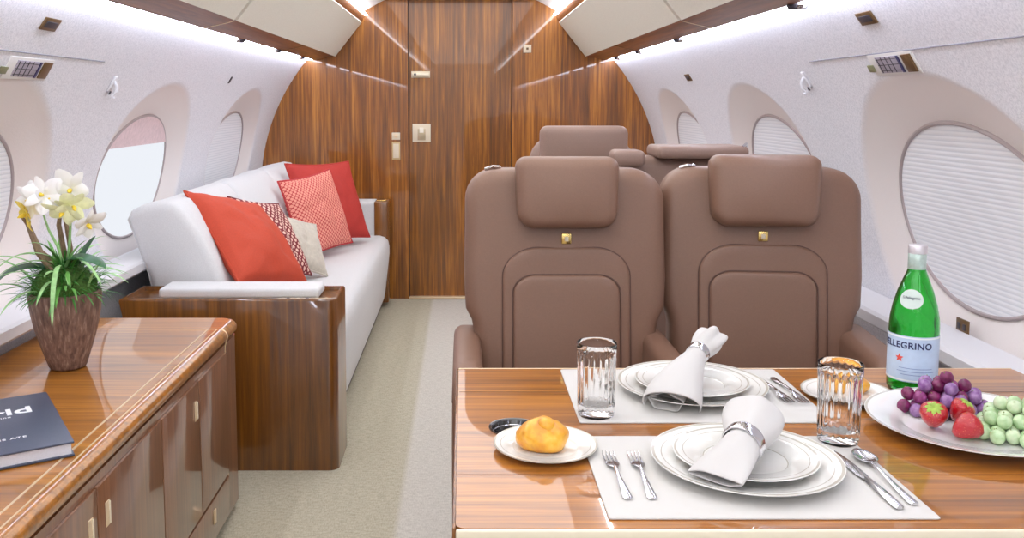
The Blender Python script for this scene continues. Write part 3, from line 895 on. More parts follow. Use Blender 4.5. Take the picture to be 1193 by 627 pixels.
# aft seats
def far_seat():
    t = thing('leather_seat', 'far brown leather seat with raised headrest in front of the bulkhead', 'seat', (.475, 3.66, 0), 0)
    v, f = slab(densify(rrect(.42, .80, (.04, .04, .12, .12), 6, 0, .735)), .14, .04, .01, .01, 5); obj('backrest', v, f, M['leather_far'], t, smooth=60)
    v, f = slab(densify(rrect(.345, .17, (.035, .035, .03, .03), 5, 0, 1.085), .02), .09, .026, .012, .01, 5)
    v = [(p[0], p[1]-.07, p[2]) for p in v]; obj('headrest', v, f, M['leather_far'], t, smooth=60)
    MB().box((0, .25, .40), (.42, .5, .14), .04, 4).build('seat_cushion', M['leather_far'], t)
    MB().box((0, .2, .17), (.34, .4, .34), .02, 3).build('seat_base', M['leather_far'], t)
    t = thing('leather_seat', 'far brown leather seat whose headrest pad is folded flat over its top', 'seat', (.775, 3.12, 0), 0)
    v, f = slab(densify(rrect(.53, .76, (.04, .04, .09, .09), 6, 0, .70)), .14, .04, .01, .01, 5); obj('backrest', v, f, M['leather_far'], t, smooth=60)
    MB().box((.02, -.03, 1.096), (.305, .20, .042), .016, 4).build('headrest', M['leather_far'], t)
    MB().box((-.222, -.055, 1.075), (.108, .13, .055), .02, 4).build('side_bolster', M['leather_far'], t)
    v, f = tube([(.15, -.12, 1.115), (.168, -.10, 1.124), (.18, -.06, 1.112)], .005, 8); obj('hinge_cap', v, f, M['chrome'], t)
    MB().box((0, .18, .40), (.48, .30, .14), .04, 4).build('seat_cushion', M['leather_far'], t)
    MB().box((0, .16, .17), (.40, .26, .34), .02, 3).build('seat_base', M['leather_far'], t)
far_seat()

# ------------------------------------------------------------------ dining table
TX0, TX1, TY0, TY1, TZ = -.010, 1.12, 1.108, 1.805, .72
tb = thing('dining_table', 'glossy wood dining table laid for two beside the right wall', 'table', (0, 0, 0))
CUP = (.085, 1.468, .040)
# top with a round hole for the cup holder: ring of quads around the hole
def table_top():
    o = rrect(TX1-TX0, TY1-TY0, .012, 4, (TX0+TX1)/2, (TY0+TY1)/2)
    bm = bmesh.new()
    N = 48
    hole = [(CUP[0]+CUP[2]*math.cos(2*PI*i/N), CUP[1]+CUP[2]*math.sin(2*PI*i/N)) for i in range(N)]
    ov = [bm.verts.new((x, y, 0)) for x, y in o]; hv = [bm.verts.new((x, y, 0)) for x, y in hole]
    ed = [bm.edges.new((ov[i], ov[(i+1) % len(ov)])) for i in range(len(ov))]+[bm.edges.new((hv[i], hv[(i+1) % N])) for i in range(N)]
    bmesh.ops.triangle_fill(bm, edges=ed, use_beauty=True)
    fs = list(bm.faces); r = bmesh.ops.extrude_face_region(bm, geom=fs)
    for e in r['geom']:
        if isinstance(e, bmesh.types.BMVert): e.co.z -= .028
    bmesh.ops.recalc_face_normals(bm, faces=bm.faces)
    me = bpy.data.meshes.new('tabletop'); bm.to_mesh(me); bm.free(); me.materials.append(M['table'])
    ob = bpy.data.objects.new('tabletop', me); COL.objects.link(ob); ob.location = (0, 0, TZ); ob.parent = tb
table_top()
MB().box(((TX0+TX1)/2, TY0-.0035, TZ-.0145), (TX1-TX0, .007, .030), .003, 3).build('edge_trim', plain('edge_cream', (232, 222, 196), .25, coat=1), tb)
MB().box(((TX0+TX1)/2, TY1+.002, TZ-.0145), (TX1-TX0, .005, .030), .002, 3).build('edge_trim', M['inlay'], tb)
MB().box((TX0-.002, (TY0+TY1)/2, TZ-.0145), (.005, TY1-TY0, .030), .002, 3).build('edge_trim', M['cab'], tb)
sm = MB(); sm.box(((TX0+TX1)/2, 1.275, TZ+.0001), (TX1-TX0-.004, .0014, .0006)); sm.box(((TX0+TX1)/2, 1.655, TZ+.0001), (TX1-TX0-.004, .0014, .0006))
sm.build('leaf_seam', M['seam'], tb, smooth=0)
MB().box((.62, 1.45, .345), (.50, .18, .69), .02, 3).build('pedestal', M['cab'], tb)
v, f = lathe([(.0, -.05), (.034, -.05), (.037, -.045), (.0375, -.001), (.040, .0015), (.043, .0016), (.043, .0002)], 48, cap0=True, cap1=False)
obj('cup_holder', v, f, M['black'], tb, loc=(CUP[0], CUP[1], TZ), smooth=50)
v, f = tube([(CUP[0]+.036*math.cos(2*PI*i/40), CUP[1]+.036*math.sin(2*PI*i/40), TZ-.008) for i in range(40)], .0012, 6, True)
obj('cup_holder_ring', v, f, M['silver'], tb)

# placemats
def placemat(cx, cy, w, h, lb):
    v, f = slab(densify(rrect(w, h, .004, 2), .05), .003, .0012, 0, 0, 2)
    v = [(p[0], p[2], -p[1]) for p in v]
    return tag(obj('placemat', v, f, M['mat'], loc=(cx, cy, TZ+.0017)), lb, 'placemat', 'white woven placemats on the table')
placemat(.405, 1.276, .432, .292, 'white woven placemat at the near setting with two forks')
placemat(.412, 1.638, .432, .306, 'white woven placemat at the far setting under the left glass')
MZ = TZ+.0034
# plates
def plate_prof(r, h, well, t=.003):
    up = [(.0, t), (well*.96, t), (well, t+.0015), (well*1.06, t+h*.35), (r*.96, h-.001), (r, h)]
    dn = [(r, h-.0018), (r*.95, h-.0035), (well*1.05, h*.25), (well*.9, 0), (0, 0)]
    return dn[::-1]+up[::-1]
def mk_plate(name, r, h, well, bands, loc, lb, group):
    pr_ = plate_prof(r, h, well)
    v, f = lathe(pr_, 72, cap0=False, cap1=False)
    return tag(obj(name, v, f, porcelain_bands(name+'_glaze', bands), loc=loc, smooth=50), lb, 'plate', group)
bd = [(.134, .0022), (.122, .0008)]; bs = [(.1015, .0016), (.090, .0007), (.060, .0007)]
n1 = mk_plate('dinner_plate', .1375, .018, .085, bd, (.417, 1.295, MZ), 'large white dinner plate at the near setting', 'dinner plates')
n2 = mk_plate('dinner_plate', .1375, .018, .085, bd, (.428, 1.655, MZ), 'large white dinner plate at the far setting', 'dinner plates')
s1 = mk_plate('salad_plate', .105, .015, .062, bs, (.417, 1.297, MZ+.0085), 'smaller white plate stacked on the near dinner plate', 'salad plates')
s2 = mk_plate('salad_plate', .105, .015, .062, bs, (.428, 1.657, MZ+.0085), 'smaller white plate stacked on the far dinner plate', 'salad plates')
bb_ = [(.0795, .0016), (.070, .0006)]
mk_plate('bread_plate', .081, .012, .050, bb_, (.128, 1.372, TZ), 'small white bread plate beside the cup holder at the table edge', 'bread plates')
mk_plate('bread_plate', .081, .012, .050, bb_, (.708, 1.628, TZ), 'small white bread plate behind the right glass', 'bread plates')
FP = (.840, 1.452)
fpo = mk_plate('fruit_plate', .163, .022, .105, [(.160, .0020)], (FP[0], FP[1], TZ), 'large round white plate heaped with grapes and strawberries', None)

# bread rolls
def roll(loc, lb, rz=0, sc=1.0):
    m, nt, b = new_mat('bread_crust')
    f1 = tex_noise(nt, mapped(nt, (1, 1, 1)), 34, 4, .6)
    nt.links.new(ramp(nt, f1, [(.3, lin((208, 124, 20))), (.55, lin((234, 172, 44))), (.8, lin((244, 206, 100)))]), b.inputs['Base Color'])
    b.inputs['Roughness'].default_value = .35; b.inputs['Coat Weight'].default_value = .3
    v = []; f = []; NU, NV = 40, 20
    for j in range(NV+1):
        ph = -PI/2+PI*j/NV
        for i in range(NU):
            a = 2*PI*i/NU; d = Vector((math.cos(a)*math.cos(ph), math.sin(a)*math.cos(ph), math.sin(ph)))
            # knotted roll: lobes spiral round a central knob
            k = 1+.07*math.sin(3*a+3.2*ph)*math.cos(ph)+.05*noise.noise(d*3)
            if ph > .9: k *= 1.05
            p = Vector((d.x*.041*k, d.y*.038*k, d.z*.026*k + .004*math.exp(-((ph-PI/2)**2)*6)))
            if p.z < -.017: p.z = -.017
            v.append(p+Vector((0, 0, .017)))
    for j in range(NV):
        for i in range(NU): k = (i+1) % NU; f.append((j*NU+i, j*NU+k, (j+1)*NU+k, (j+1)*NU+i))
    t = thing('bread_roll', lb, 'bread roll', loc, rz, 'bread rolls')
    obj('crust', v, f, m, t, smooth=80)
    vv, ff = lathe([(.0, .0), (.012, .001), (.014, .006), (.010, .011), (.001, .013)], 16); obj('knot', vv, ff, m, t, loc=(.004, -.010, .037), rot=(.35, .15, 0), smooth=80)
    t.scale = (sc,)*3
    return t
roll((.124, 1.374, TZ+.0035), 'golden knotted bread roll on the plate beside the cup holder')
roll((.722, 1.648, TZ+.0035), 'golden bread roll seen behind the right glass', 1.0, .85)

# tumblers
def tumbler(loc, lb, r=.0345, h=.128):
    t = thing('glass_tumbler', lb, 'drinking glass', loc, 0, 'cut glass tumblers')
    outer_ = [(.0, 0), (r*.86, 0), (r*.90, .002), (r*.92, .012), (r*.925, .016), (r*.93, .020), (r*.95, h*.45), (r*.975, h*.80), (r*.985, h*.86), (r, h*.90), (r, h-.0008), (r-.0006, h)]
    inner = [(r-.0012, h-.0006), (r-.0016, h*.90), (r*.935, h*.8), (r*.905, h*.45), (r*.88, .026), (r*.80, .020), (.0, .018)]
    n = 160; v, f = lathe(outer_+inner, n, None, False, False); v = [Vector(p) for p in v]
    for j in range(5, 9):
        for i in range(n):
            a = 2*PI*i/n; q = 1-.06*(1-abs(math.sin(a*10)))
            v[j*n+i].x *= q; v[j*n+i].y *= q
    obj('tumbler_body', v, f, M['glass'], t, smooth=60)
    return t
tumbler((.229, 1.522, MZ), 'cut glass tumbler on the far placemat in front of the left seat')
tumbler((.597, 1.400, MZ), 'cut glass tumbler at the corner of the near placemat')

# cutlery
def bar(pts, widths, th, n=2):
    """flat tapered bar along y; pts (y,z)"""
    v = []; f = []
    for (y, z), w in zip(pts, widths):
        v += [(-w/2, y, z), (-w/4, y, z+th), (w/4, y, z+th), (w/2, y, z), (0, y, z-th*.3)]
    for j in range(len(pts)-1):
        for i in range(5): k = (i+1) % 5; f.append((j*5+i, j*5+k, (j+1)*5+k, (j+1)*5+i))
    m_ = (len(pts)-1)*5; f.append((4, 3, 2, 1, 0)); f.append(tuple(m_+i for i in range(5)))
    return v, f
def mk_fork(loc, lb, rz=0):
    t = thing('dinner_fork', lb, 'fork', loc, rz, 'silver forks')
    hb = MB(); hb.add(*bar([(-.080, .001), (-.076, .002), (-.05, .003), (-.01, .005), (.018, .006)], [.008, .014, .011, .006, .005], .002)); hb.build('handle', M['silver'], t, smooth=50)
    v, f = bar([(-.074, .0035), (-.03, .005)], [.004, .003], .001); obj('handle_groove', v, f, M['dark'] if False else M['silver'], t)
    hd = MB(); hd.add(*bar([(.016, .006), (.024, .005), (.034, .003), (.044, .002)], [.005, .014, .020, .021], .0015))
    for i in range(4):
        x = -.0084+.0056*i
        v, f = tube([(x, .043, .0025), (x, .058, .002), (x, .070, .003), (x*.98, .080, .0055)], [.0014, .0014, .0012, .0006], 6); hd.add(v, f)
    hd.build('fork_head', M['silver'], t, smooth=50)
    return t
f0 = mk_fork((.222, 1.262, MZ+.001), 'silver fork nearest the left edge of the near placemat', math.radians(1))
dup(f0, (.258, 1.262, MZ+.001), (0, 0, math.radians(-1)), 'silver fork next to the near dinner plate on its left')
dup(f0, (.580, 1.645, MZ+.001), (0, 0, PI+math.radians(4)), 'silver fork touching the far dinner plate, handle pointing at the seats')
dup(f0, (.607, 1.645, MZ+.001), (0, 0, PI+math.radians(3)), 'silver fork at the right edge of the far placemat')
t = thing('table_knife', 'silver table knife right of the near dinner plate', 'knife', (.574, 1.250, MZ+.0012), math.radians(2))
v, f = bar([(-.098, .001), (-.094, .002), (-.06, .003), (-.02, .0025), (-.005, .002)], [.008, .015, .014, .010, .009], .004); obj('handle', v, f, M['silver'], t, smooth=50)
v, f = bar([(-.006, .003), (.01, .002), (.06, .002), (.085, .002), (.098, .002)], [.010, .016, .015, .010, .001], .0012); obj('blade', v, f, M['silver'], t, smooth=50)
t = thing('table_spoon', 'silver spoon right of the knife at the near setting', 'spoon', (.603, 1.255, MZ+.0012), math.radians(0))
v, f = bar([(-.090, .001), (-.086, .002), (-.05, .003), (-.01, .005), (.040, .006)], [.008, .014, .011, .006, .005], .002); obj('handle', v, f, M['silver'], t, smooth=50)
v = []; f = []; NU = 24
for j in range(7):
    q = j/6
    for i in range(NU):
        a = 2*PI*i/NU; v.append((.0165*q*math.cos(a)*(1-.12*math.sin(a)), .063+.027*q*math.sin(a), .001+.0065*q*q))
for j in range(6):
    for i in range(NU): k = (i+1) % NU; f.append((j*NU+i, j*NU+k, (j+1)*NU+k, (j+1)*NU+i))
bo = obj('spoon_bowl', v, f, M['silver'], t, smooth=60); sd = bo.modifiers.new('s', 'SOLIDIFY'); sd.thickness = .0008

# napkins and rings
def napkin(path, secs, lb, rings=7, N=40, folds=5):
    """cloth gathered through a ring: sections (half width, half height, fold depth)"""
    pts = [Vector(p) for p in path]; v = []; f = []
    for j, (p, (a, b_, fd)) in enumerate(zip(pts, secs)):
        q = pts[min(j+1, len(pts)-1)]-pts[max(j-1, 0)]; q.normalize()
        side = q.cross(Vector((0, 0, 1))).normalized(); up = side.cross(q).normalized()
        for i in range(N):
            th = 2*PI*i/N
            k = 1+fd*math.sin(folds*th+j*.35)
            v.append(p+side*a*k*math.cos(th)+up*b_*k*math.sin(th))
    m_ = len(pts)
    for j in range(m_-1):
        for i in range(N): k = (i+1) % N; f.append((j*N+i, j*N+k, (j+1)*N+k, (j+1)*N+i))
    # ends sink inward so the folds read as an open mouth
    for e, s_ in ((0, 1), (m_-1, -1)):
        base = e*N; k0 = len(v); c = pts[e]; nx = pts[e+s_] if e == 0 else pts[e-1]
        for i in range(N):
            p = v[base+i]; v.append(c+(p-c)*.72+(nx-c)*.6)
        for i in range(N): k = (i+1) % N; f.append((base+i, base+k, k0+k, k0+i))
        f.append(tuple(k0+i for i in range(N)))
    c0 = pts[m_//2]
    o = obj('napkin', [p-c0 for p in v], f, M['napkin'], loc=c0, smooth=70)
    ss = o.modifiers.new('s', 'SUBSURF'); ss.levels = 1; ss.render_levels = 1
    return tag(o, lb, 'napkin', 'white cloth napkins on the plates')
def ring(c, axis, r, w, lb):
    ax = Vector(axis).normalized(); q = ax.to_track_quat('Z', 'Y')
    pr_ = [(r, -w/2), (r+.0018, -w/2), (r+.003, -w*.3), (r+.0018, 0), (r+.003, w*.3), (r+.0018, w/2), (r, w/2)]
    v, f = lathe(pr_+[pr_[0]], 48, cap0=False, cap1=False)
    o = obj('napkin_ring', v, f, M['silver'], loc=c, smooth=40); o.rotation_mode = 'QUATERNION'; o.rotation_quaternion = q
    return tag(o, lb, 'napkin ring', 'silver napkin rings')
def sheet(name, par, stations, closed, mat, N=44, folds=0, thick=.0022):
    """cloth around a line of stations (centre, half width, half height, fold); closed tube or open-bottomed arch"""
    pts = [Vector(q[0]) for q in stations]; v = []; f = []
    a0, a1 = (0, 2*PI) if closed else (math.radians(-14), math.radians(194))
    cnt = N if closed else N+1
    for j, (c, a, b_, fd) in enumerate(stations):
        q = (pts[min(j+1, len(pts)-1)]-pts[max(j-1, 0)]).normalized()
        side = q.cross(Vector((0, 0, 1))).normalized(); up = side.cross(q).normalized()
        for i in range(cnt):
            th = a0+(a1-a0)*i/N
            k = 1+fd*math.sin(folds*th+j*.3)+.03*noise.noise(Vector((c[0]*60+i*.12, c[1]*60, j)))
            v.append(pts[j]+side*a*k*math.cos(th)+up*b_*k*math.sin(th))
    for j in range(len(pts)-1):
        for i in range(N): k = (i+1) % N if closed else i+1; f.append((j*cnt+i, j*cnt+k, (j+1)*cnt+k, (j+1)*cnt+i))
    o = obj(name, v, f, mat, par, smooth=80)
    sd = o.modifiers.new('cloth', 'SOLIDIFY'); sd.thickness = thick; sd.offset = 0
    ss = o.modifiers.new('soft', 'SUBSURF'); ss.levels = 1; ss.render_levels = 1
    return o
def ring(c, axis, r, w, lb):
    ax = Vector(axis).normalized(); q = ax.to_track_quat('Z', 'Y')
    pr_ = [(r, -w/2), (r+.0018, -w/2), (r+.003, -w*.3), (r+.0018, 0), (r+.003, w*.3), (r+.0018, w/2), (r, w/2)]
    v, f = lathe(pr_+[pr_[0]], 48, cap0=False, cap1=False)
    o = obj('napkin_ring', v, f, M['silver'], loc=c, smooth=40); o.rotation_mode = 'QUATERNION'; o.rotation_quaternion = q
    return tag(o, lb, 'napkin ring', 'silver napkin rings')
zp = MZ+.020
nk = thing('napkin', 'white napkin gathered in a silver ring on the near plates', 'napkin', (.42, 1.30, zp), group='white cloth napkins on the plates')
def rel(st, o): return [((c[0]-o[0], c[1]-o[1], c[2]-o[2]), a, b_, fd) for c, a, b_, fd in st]
O1 = (.42, 1.30, zp)
sheet('napkin_tail', nk, rel([((.343, 1.196, zp+.004), .038, .006, .10), ((.355, 1.210, zp+.009), .038, .011, .08), ((.370, 1.226, zp+.015), .035, .018, .06), ((.386, 1.243, zp+.021), .030, .023, .04), ((.398, 1.257, zp+.026), .026, .026, .02), ((.406, 1.267, zp+.028), .025, .025, .02)], O1), True, M['napkin'], folds=4)
sheet('napkin_core', nk, rel([((.360, 1.216, zp+.012), .014, .007, .2), ((.380, 1.237, zp+.020), .016, .010, .2), ((.400, 1.260, zp+.026), .014, .012, .2)], O1), True, M['napkin'], folds=3)
sheet('napkin_fan', nk, rel([((.406, 1.267, zp+.028), .025, .025, .02), ((.413, 1.280, zp+.029), .028, .026, .03), ((.426, 1.305, zp+.031), .040, .028, .05), ((.440, 1.340, zp+.033), .045, .030, .05), ((.450, 1.370, zp+.035), .043, .028, .04), ((.456, 1.392, zp+.036), .034, .022, .04), ((.459, 1.402, zp+.036), .014, .010, .04)], O1), True, M['napkin'], folds=5)
ring((.403, 1.264, zp+.028), (.017, .021, .004), .0275, .020, 'silver ring around the near napkin')
O2 = (.43, 1.66, MZ+.02)
nk = thing('napkin', 'white napkin in a silver ring drooping over the far plates', 'napkin', O2, group='white cloth napkins on the plates')
sheet('napkin_tail', nk, rel([((.360, 1.528, MZ+.012), .050, .030, .03), ((.366, 1.542, MZ+.019), .049, .033, .03), ((.378, 1.572, MZ+.026), .045, .035, .02), ((.395, 1.606, MZ+.034), .038, .032, .02), ((.415, 1.640, MZ+.044), .029, .025, .02), ((.436, 1.676, MZ+.054), .019, .018, .01), ((.447, 1.692, MZ+.059), .017, .017, .01)], O2), False, M['napkin'], folds=3, thick=.003)
sheet('napkin_inner_fold', nk, rel([((.352, 1.536, MZ+.016), .030, .016, .10), ((.368, 1.566, MZ+.022), .028, .018, .10), ((.390, 1.606, MZ+.030), .022, .016, .08), ((.420, 1.650, MZ+.044), .014, .012, .05)], O2), True, M['napkin'], folds=5)
sheet('napkin_fan', nk, rel([((.447, 1.692, MZ+.059), .017, .017, .01), ((.455, 1.702, MZ+.063), .019, .018, .05), ((.470, 1.720, MZ+.071), .026, .022, .12), ((.484, 1.735, MZ+.078), .028, .022, .18), ((.492, 1.744, MZ+.083), .024, .018, .26)], O2), True, M['napkin'], folds=5)
ring((.448, 1.694, MZ+.060), (.018, .024, .009), .0190, .018, 'silver ring around the far napkin')

# bottle
bt = thing('water_bottle', 'green glass water bottle with blue label beside the fruit plate', 'bottle', (.846, 1.668, TZ))
bp = [(.0, .004), (.030, .0), (.040, .002), (.0435, .010), (.0435, .125), (.0425, .140), (.038, .165), (.031, .190), (.0225, .213), (.0165, .228), (.0145, .238), (.0142, .262)]
bi = [(.0122, .262), (.0125, .238), (.0145, .227), (.0205, .212), (.029, .189), (.036, .164), (.0405, .139), (.0412, .124), (.0412, .012), (.030, .008), (.0, .010)]
v, f = lathe(bp+bi, 64, cap0=False, cap1=False); obj('bottle_body', v, f, M['green_glass'], bt, smooth=60)
v, f = lathe([(.0155, .232), (.0158, .233), (.0158, .262), (.0150, .263)], 40, cap0=False, cap1=False)
obj('neck_foil', v, f, plain('foil_silver', (186, 206, 198), .3, .4, nz=200, var=.1), bt, smooth=40)
v, f = lathe([(.0, .278), (.0150, .2775), (.0165, .275), (.0165, .262), (.0150, .2605), (.0, .2605)][::-1], 40, lambda a, z: 1+.02*math.sin(a*20), False, False)
obj('bottle_cap', v, f, plain('cap_silver', (214, 210, 214), .3, .5), bt, smooth=40)
def wrap(v, r, z0, a0):
    return [((r+p[2])*math.cos(a0+p[0]/r), (r+p[2])*math.sin(a0+p[0]/r), z0+p[1]) for p in v]
def label_patch(half_w, z0, z1, r, n=30, a0=-PI/2, rf=None):
    v = []; f = []; NZ = 8
    for j in range(NZ+1):
        z = z0+(z1-z0)*j/NZ
        for i in range(n+1):
            x = -half_w+2*half_w*i/n; rr = rf(z) if rf else r; v.append((rr*math.cos(a0+x/r), rr*math.sin(a0+x/r), z))
    for j in range(NZ):
        for i in range(n): k = j*(n+1)+i; f.append((k, k+1, k+n+2, k+n+1))
    return v, f
AV = -PI/2-.47; A0 = AV-.42
def ang(mesh, da): return mesh
lab = plain('label_blue', (192, 212, 236), .5, nz=60, var=.05)
v, f = label_patch(.083, .026, .112, .0441, a0=A0); lo = obj('label', v, f, lab, bt, smooth=60)
for z in (.029, .109):
    v, f = label_patch(.083, z-.0014, z+.0014, .0445, a0=A0); obj('label_border', v, f, plain('label_border', (240, 244, 248), .5), lo, smooth=60)
v, f = text_mesh('S.PELLEGRINO', .0150, .0001, 1.08, .0004)
mx = max(p[0] for p in v); k_ = .112/(2*mx); v = [(p[0]*k_, p[1]*k_, p[2]) for p in v]
obj('label_lettering', wrap(v, .0446, .094, AV-.50), f, plain('lettering_navy', (40, 48, 96), .5), lo, smooth=0)
st_ = [(math.sin(2*PI*k/10)*(.0085 if k % 2 == 0 else .0036), math.cos(2*PI*k/10)*(.0085 if k % 2 == 0 else .0036), 0) for k in range(10)]+[(0, 0, 0)]
obj('label_star', wrap([(p[0], p[1], 0) for p in st_], .0446, .070, AV-.52), [(i, (i+1) % 10, 10) for i in range(10)], plain('star_red', (226, 84, 72), .5), lo, smooth=0)
fine = MB()
for i, (x0, x1) in enumerate(((-.03, .03), (-.034, .034), (-.026, .026))):
    z = .052-.006*i; v, f = label_patch((x1-x0)/2, z-.0006, z+.0006, .0446, a0=AV+.15); fine.add(v, f)
fine.build('label_fine_print', plain('fine_print', (130, 152, 196), .5), lo, smooth=0)
# shoulder oval label follows the glass profile
def rz_(z):
    for (r0, z0), (r1, z1) in zip(bp[3:], bp[4:]):
        if z0 <= z <= z1: return r0+(r1-r0)*(z-z0)/(z1-z0)
    return .03
v = []; f = []
for j in range(6):
    q = j/5
    for i in range(32):
        a = 2*PI*i/32; z = .180+.0175*q*math.sin(a)*1.0; x = .0205*q*math.cos(a); rr = rz_(z)+.0008
        v.append((rr*math.cos(AV-.2+x/.034), rr*math.sin(AV-.2+x/.034), z))
for j in range(5):
    for i in range(32): k = (i+1) % 32; f.append((j*32+i, j*32+k, (j+1)*32+k, (j+1)*32+i))
so = obj('shoulder_label', v, f, plain('label_pale', (206, 220, 214), .5), bt, smooth=60)
v = []; f = []
tv, tf = text_mesh('S.Pellegrino', .0065, .0001, 1.0, .0001)
obj('label_lettering', [((rz_(.182+p[1])+.0012)*math.cos(AV-.2+p[0]/.034), (rz_(.182+p[1])+.0012)*math.sin(AV-.2+p[0]/.034), .182+p[1]) for p in tv], tf, plain('lettering_grey', (90, 100, 120), .5), so, smooth=0)
bt.rotation_euler = (0, 0, .0)

# fruit
def grape_mat(name, c1, c2, tr=.0, rough=.25):
    m, nt, b = new_mat(name)
    f1 = tex_noise(nt, mapped(nt, (1, 1, 1)), 70, 3, .6)
    nt.links.new(ramp(nt, f1, [(.35, lin(c1)), (.7, lin(c2))]), b.inputs['Base Color'])
    b.inputs['Roughness'].default_value = rough; b.inputs['Subsurface Weight'].default_value = .35
    b.inputs['Subsurface Radius'].default_value = (.006, .004, .004); b.inputs['Subsurface Scale'].default_value = .6
    return m
pm = [grape_mat('grape_purple', (120, 34, 92), (168, 84, 150)), grape_mat('grape_violet', (96, 24, 66), (142, 50, 104)), grape_mat('grape_dusty', (126, 78, 140), (176, 140, 186))]
gm_ = [grape_mat('grape_green', (168, 200, 150), (206, 226, 186)), grape_mat('grape_pale', (190, 212, 170), (222, 234, 204))]
stemm = plain('grape_stem', (120, 130, 60), .6)
def fruit_z(x, y):
    r = math.hypot(x-FP[0], y-FP[1]); return TZ+.0035 if r < .105 else TZ+.0035+(r-.105)*.30
def make_grape(mat, lb, cat, grp, loc, r):
    t = thing('grape', lb, cat, loc, random.uniform(0, 6), grp)
    v = []; f = []; NU, NV = 16, 10
    for j in range(NV+1):
        ph = -PI/2+PI*j/NV
        for i in range(NU):
            a = 2*PI*i/NU; v.append((r*math.cos(a)*math.cos(ph), r*math.sin(a)*math.cos(ph), r*1.06*math.sin(ph)))
    for j in range(NV):
        for i in range(NU): k = (i+1) % NU; f.append((j*NU+i, j*NU+k, (j+1)*NU+k, (j+1)*NU+i))
    obj('grape_skin', v, f, mat, t, smooth=80)
    vv, ff = tube([(0, 0, r*1.0), (.001, 0, r*1.15)], .0009, 5); obj('grape_stalk', vv, ff, stemm, t)
    return t
def heap(cx, cy, rx, ry, layers, mats, color, lb, grp, r=.0112):
    placed = []; protos = [make_grape(m_, lb, 'grape', grp, (0, 0, 0), r) for m_ in mats]; used = [False]*len(mats)
    cnt = 0
    for L_, (sc, dz, ox, oy) in enumerate(layers):
        row = 0; y = -ry*sc
        while y <= ry*sc+1e-6:
            x = -rx*sc+(r if row % 2 else 0)
            while x <= rx*sc+1e-6:
                if (x/(rx*sc+1e-6))**2+(y/(ry*sc+1e-6))**2 <= 1.15:
                    px, py = cx+ox+x+random.uniform(-.001, .001), cy+oy+y+random.uniform(-.001, .001)
                    z = fruit_z(px, py)+r+dz
                    k = random.randrange(len(mats)); rot = (random.uniform(-.6, .6), random.uniform(-.6, .6), random.uniform(0, 6))
                    if not used[k]: protos[k].location = (px, py, z); protos[k].rotation_euler = rot; used[k] = True
                    else: dup(protos[k], (px, py, z), rot, lb)
                    cnt += 1
                x += 2*r+.0008
            y += r*1.78; row += 1
    return cnt
PG = 'purple grapes heaped at the back of the fruit plate'; GG = 'green grapes heaped on the right of the fruit plate'
heap(.840, 1.528, .074, .036, [(1, 0, 0, 0), (.84, .0185, 0, .004), (.58, .036, -.006, .008), (.25, .053, -.01, .008)], pm, 'p', 'purple grape in the heap at the back of the fruit plate', PG)
heap(.902, 1.425, .070, .060, [(1, 0, 0, 0), (.80, .0185, .006, .004), (.5, .036, .012, .006)], gm_, 'g', 'pale green grape in the heap on the right of the fruit plate', GG, .0114)

def strawberry(loc, rot, lb, sc=1.0):
    t = thing('strawberry', lb, 'strawberry', loc, 0, 'strawberries on the fruit plate', rot)
    m, nt, b = new_mat('strawberry_skin')
    vo = nt.nodes.new('ShaderNodeTexVoronoi'); vo.inputs['Scale'].default_value = 300
    nt.links.new(mapped(nt, (1, 1, 1)), vo.inputs['Vector'])
    nt.links.new(ramp(nt, vo.outputs['Distance'], [(.10, lin((214, 120, 70))), (.26, lin((172, 8, 28)))]), b.inputs['Base Color'])
    b.inputs['Roughness'].default_value = .28; b.inputs['Coat Weight'].default_value = .5; bump(nt, b, vo.outputs['Distance'], .6, .001)
    pr_ = [(.0, -.022), (.005, -.0205), (.011, -.014), (.0165, -.004), (.0195, .006), (.0185, .013), (.012, .018), (.003, .017), (0, .0165)]
    v, f = lathe(pr_, 28, None, False, False); obj('berry', v, f, m, t, smooth=70)
    mb = MB()
    for k in range(8):
        a = 2*PI*k/8; mb2 = (math.cos(a), math.sin(a), .45)
        blade((0, 0, .0175), mb2, .019, .006, 1.9, mb, 5)
    mb.build('calyx', plain('calyx_green', (150, 178, 70), .5, nz=100, var=.3), t, smooth=60)
    t.scale = (sc,)*3
    return t
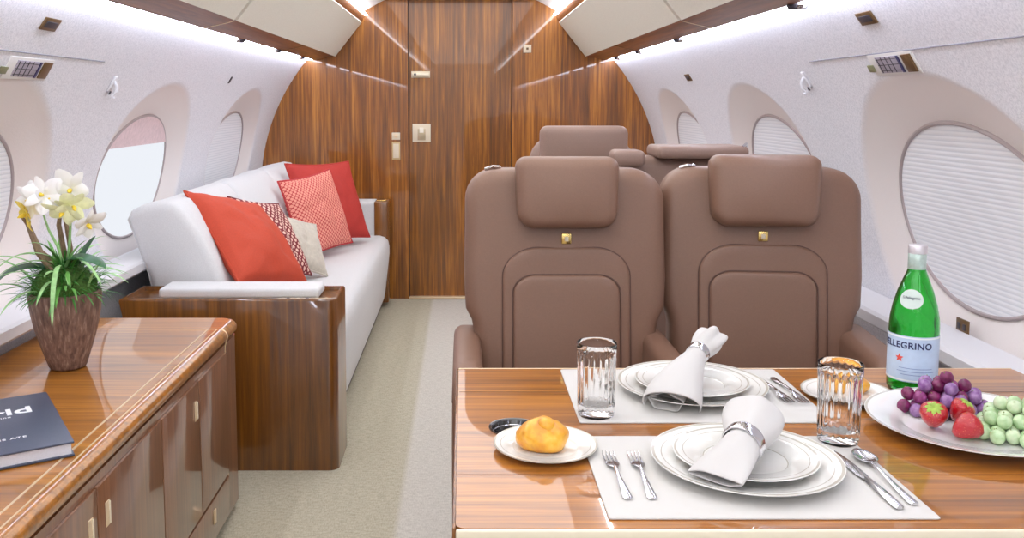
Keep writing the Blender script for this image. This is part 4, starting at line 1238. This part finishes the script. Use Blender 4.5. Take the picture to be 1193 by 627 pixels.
strawberry((.776, 1.452, TZ+.026), (math.radians(24), math.radians(-22), .2), 'red strawberry at the left of the fruit plate, leaves uppermost', 1.1)
strawberry((.804, 1.404, TZ+.024), (math.radians(14), math.radians(62), .35), 'red strawberry lying nearest the rim between the other strawberry and green grapes', 1.1)
strawberry((.818, 1.448, TZ+.036), (math.radians(8), math.radians(28), -.3), 'red strawberry half hidden behind the other two', .95)

# ------------------------------------------------------------------ light
def area(name, loc, rot, sx, sy, power, col=(1, 1, 1)):
    l = bpy.data.lights.new(name, 'AREA'); l.shape = 'RECTANGLE'; l.size = sx; l.size_y = sy; l.energy = power; l.color = col
    o = bpy.data.objects.new(name, l); COL.objects.link(o); o.location = loc; o.rotation_euler = rot
    return o
# added unseen area light below the vault, standing in for the cove-lit ceiling
area('vault_fill', (CX, (YF+YB)/2, 1.895), (0, 0, 0), .94, YB-YF-.1, 50, (.975, .985, 1))

w = bpy.data.worlds.new('World'); SC.world = w; w.use_nodes = True
w.node_tree.nodes['Background'].inputs[0].default_value = (.9, .95, 1, 1); w.node_tree.nodes['Background'].inputs[1].default_value = .3

# ------------------------------------------------------------------ camera
F, PX, VY, PITCH = 1055.0, 540.0, 120.0, math.radians(5.5)
PY = VY+F*math.tan(PITCH)
cam = bpy.data.cameras.new('camera'); co = bpy.data.objects.new('camera', cam); COL.objects.link(co)
co.location = (0, 0, 1.26); co.rotation_euler = (PI/2-PITCH, 0, 0)
cam.sensor_width = 36; cam.lens = 36*F/1193
cam.shift_x = (596.5-PX)/1193; cam.shift_y = -(313.5-PY)/1193
cam.clip_start = .02
SC.camera = co
SC.view_settings.view_transform = 'Standard'; SC.view_settings.look = 'None'
SC.view_settings.exposure = -0.08; SC.view_settings.gamma = 1; SC.view_settings.use_curve_mapping = False
SC.cycles.use_denoising = True
SC.cycles.max_bounces = 10; SC.cycles.transmission_bounces = 10; SC.cycles.diffuse_bounces = 5; SC.cycles.glossy_bounces = 4
SC.cycles.sample_clamp_indirect = 6
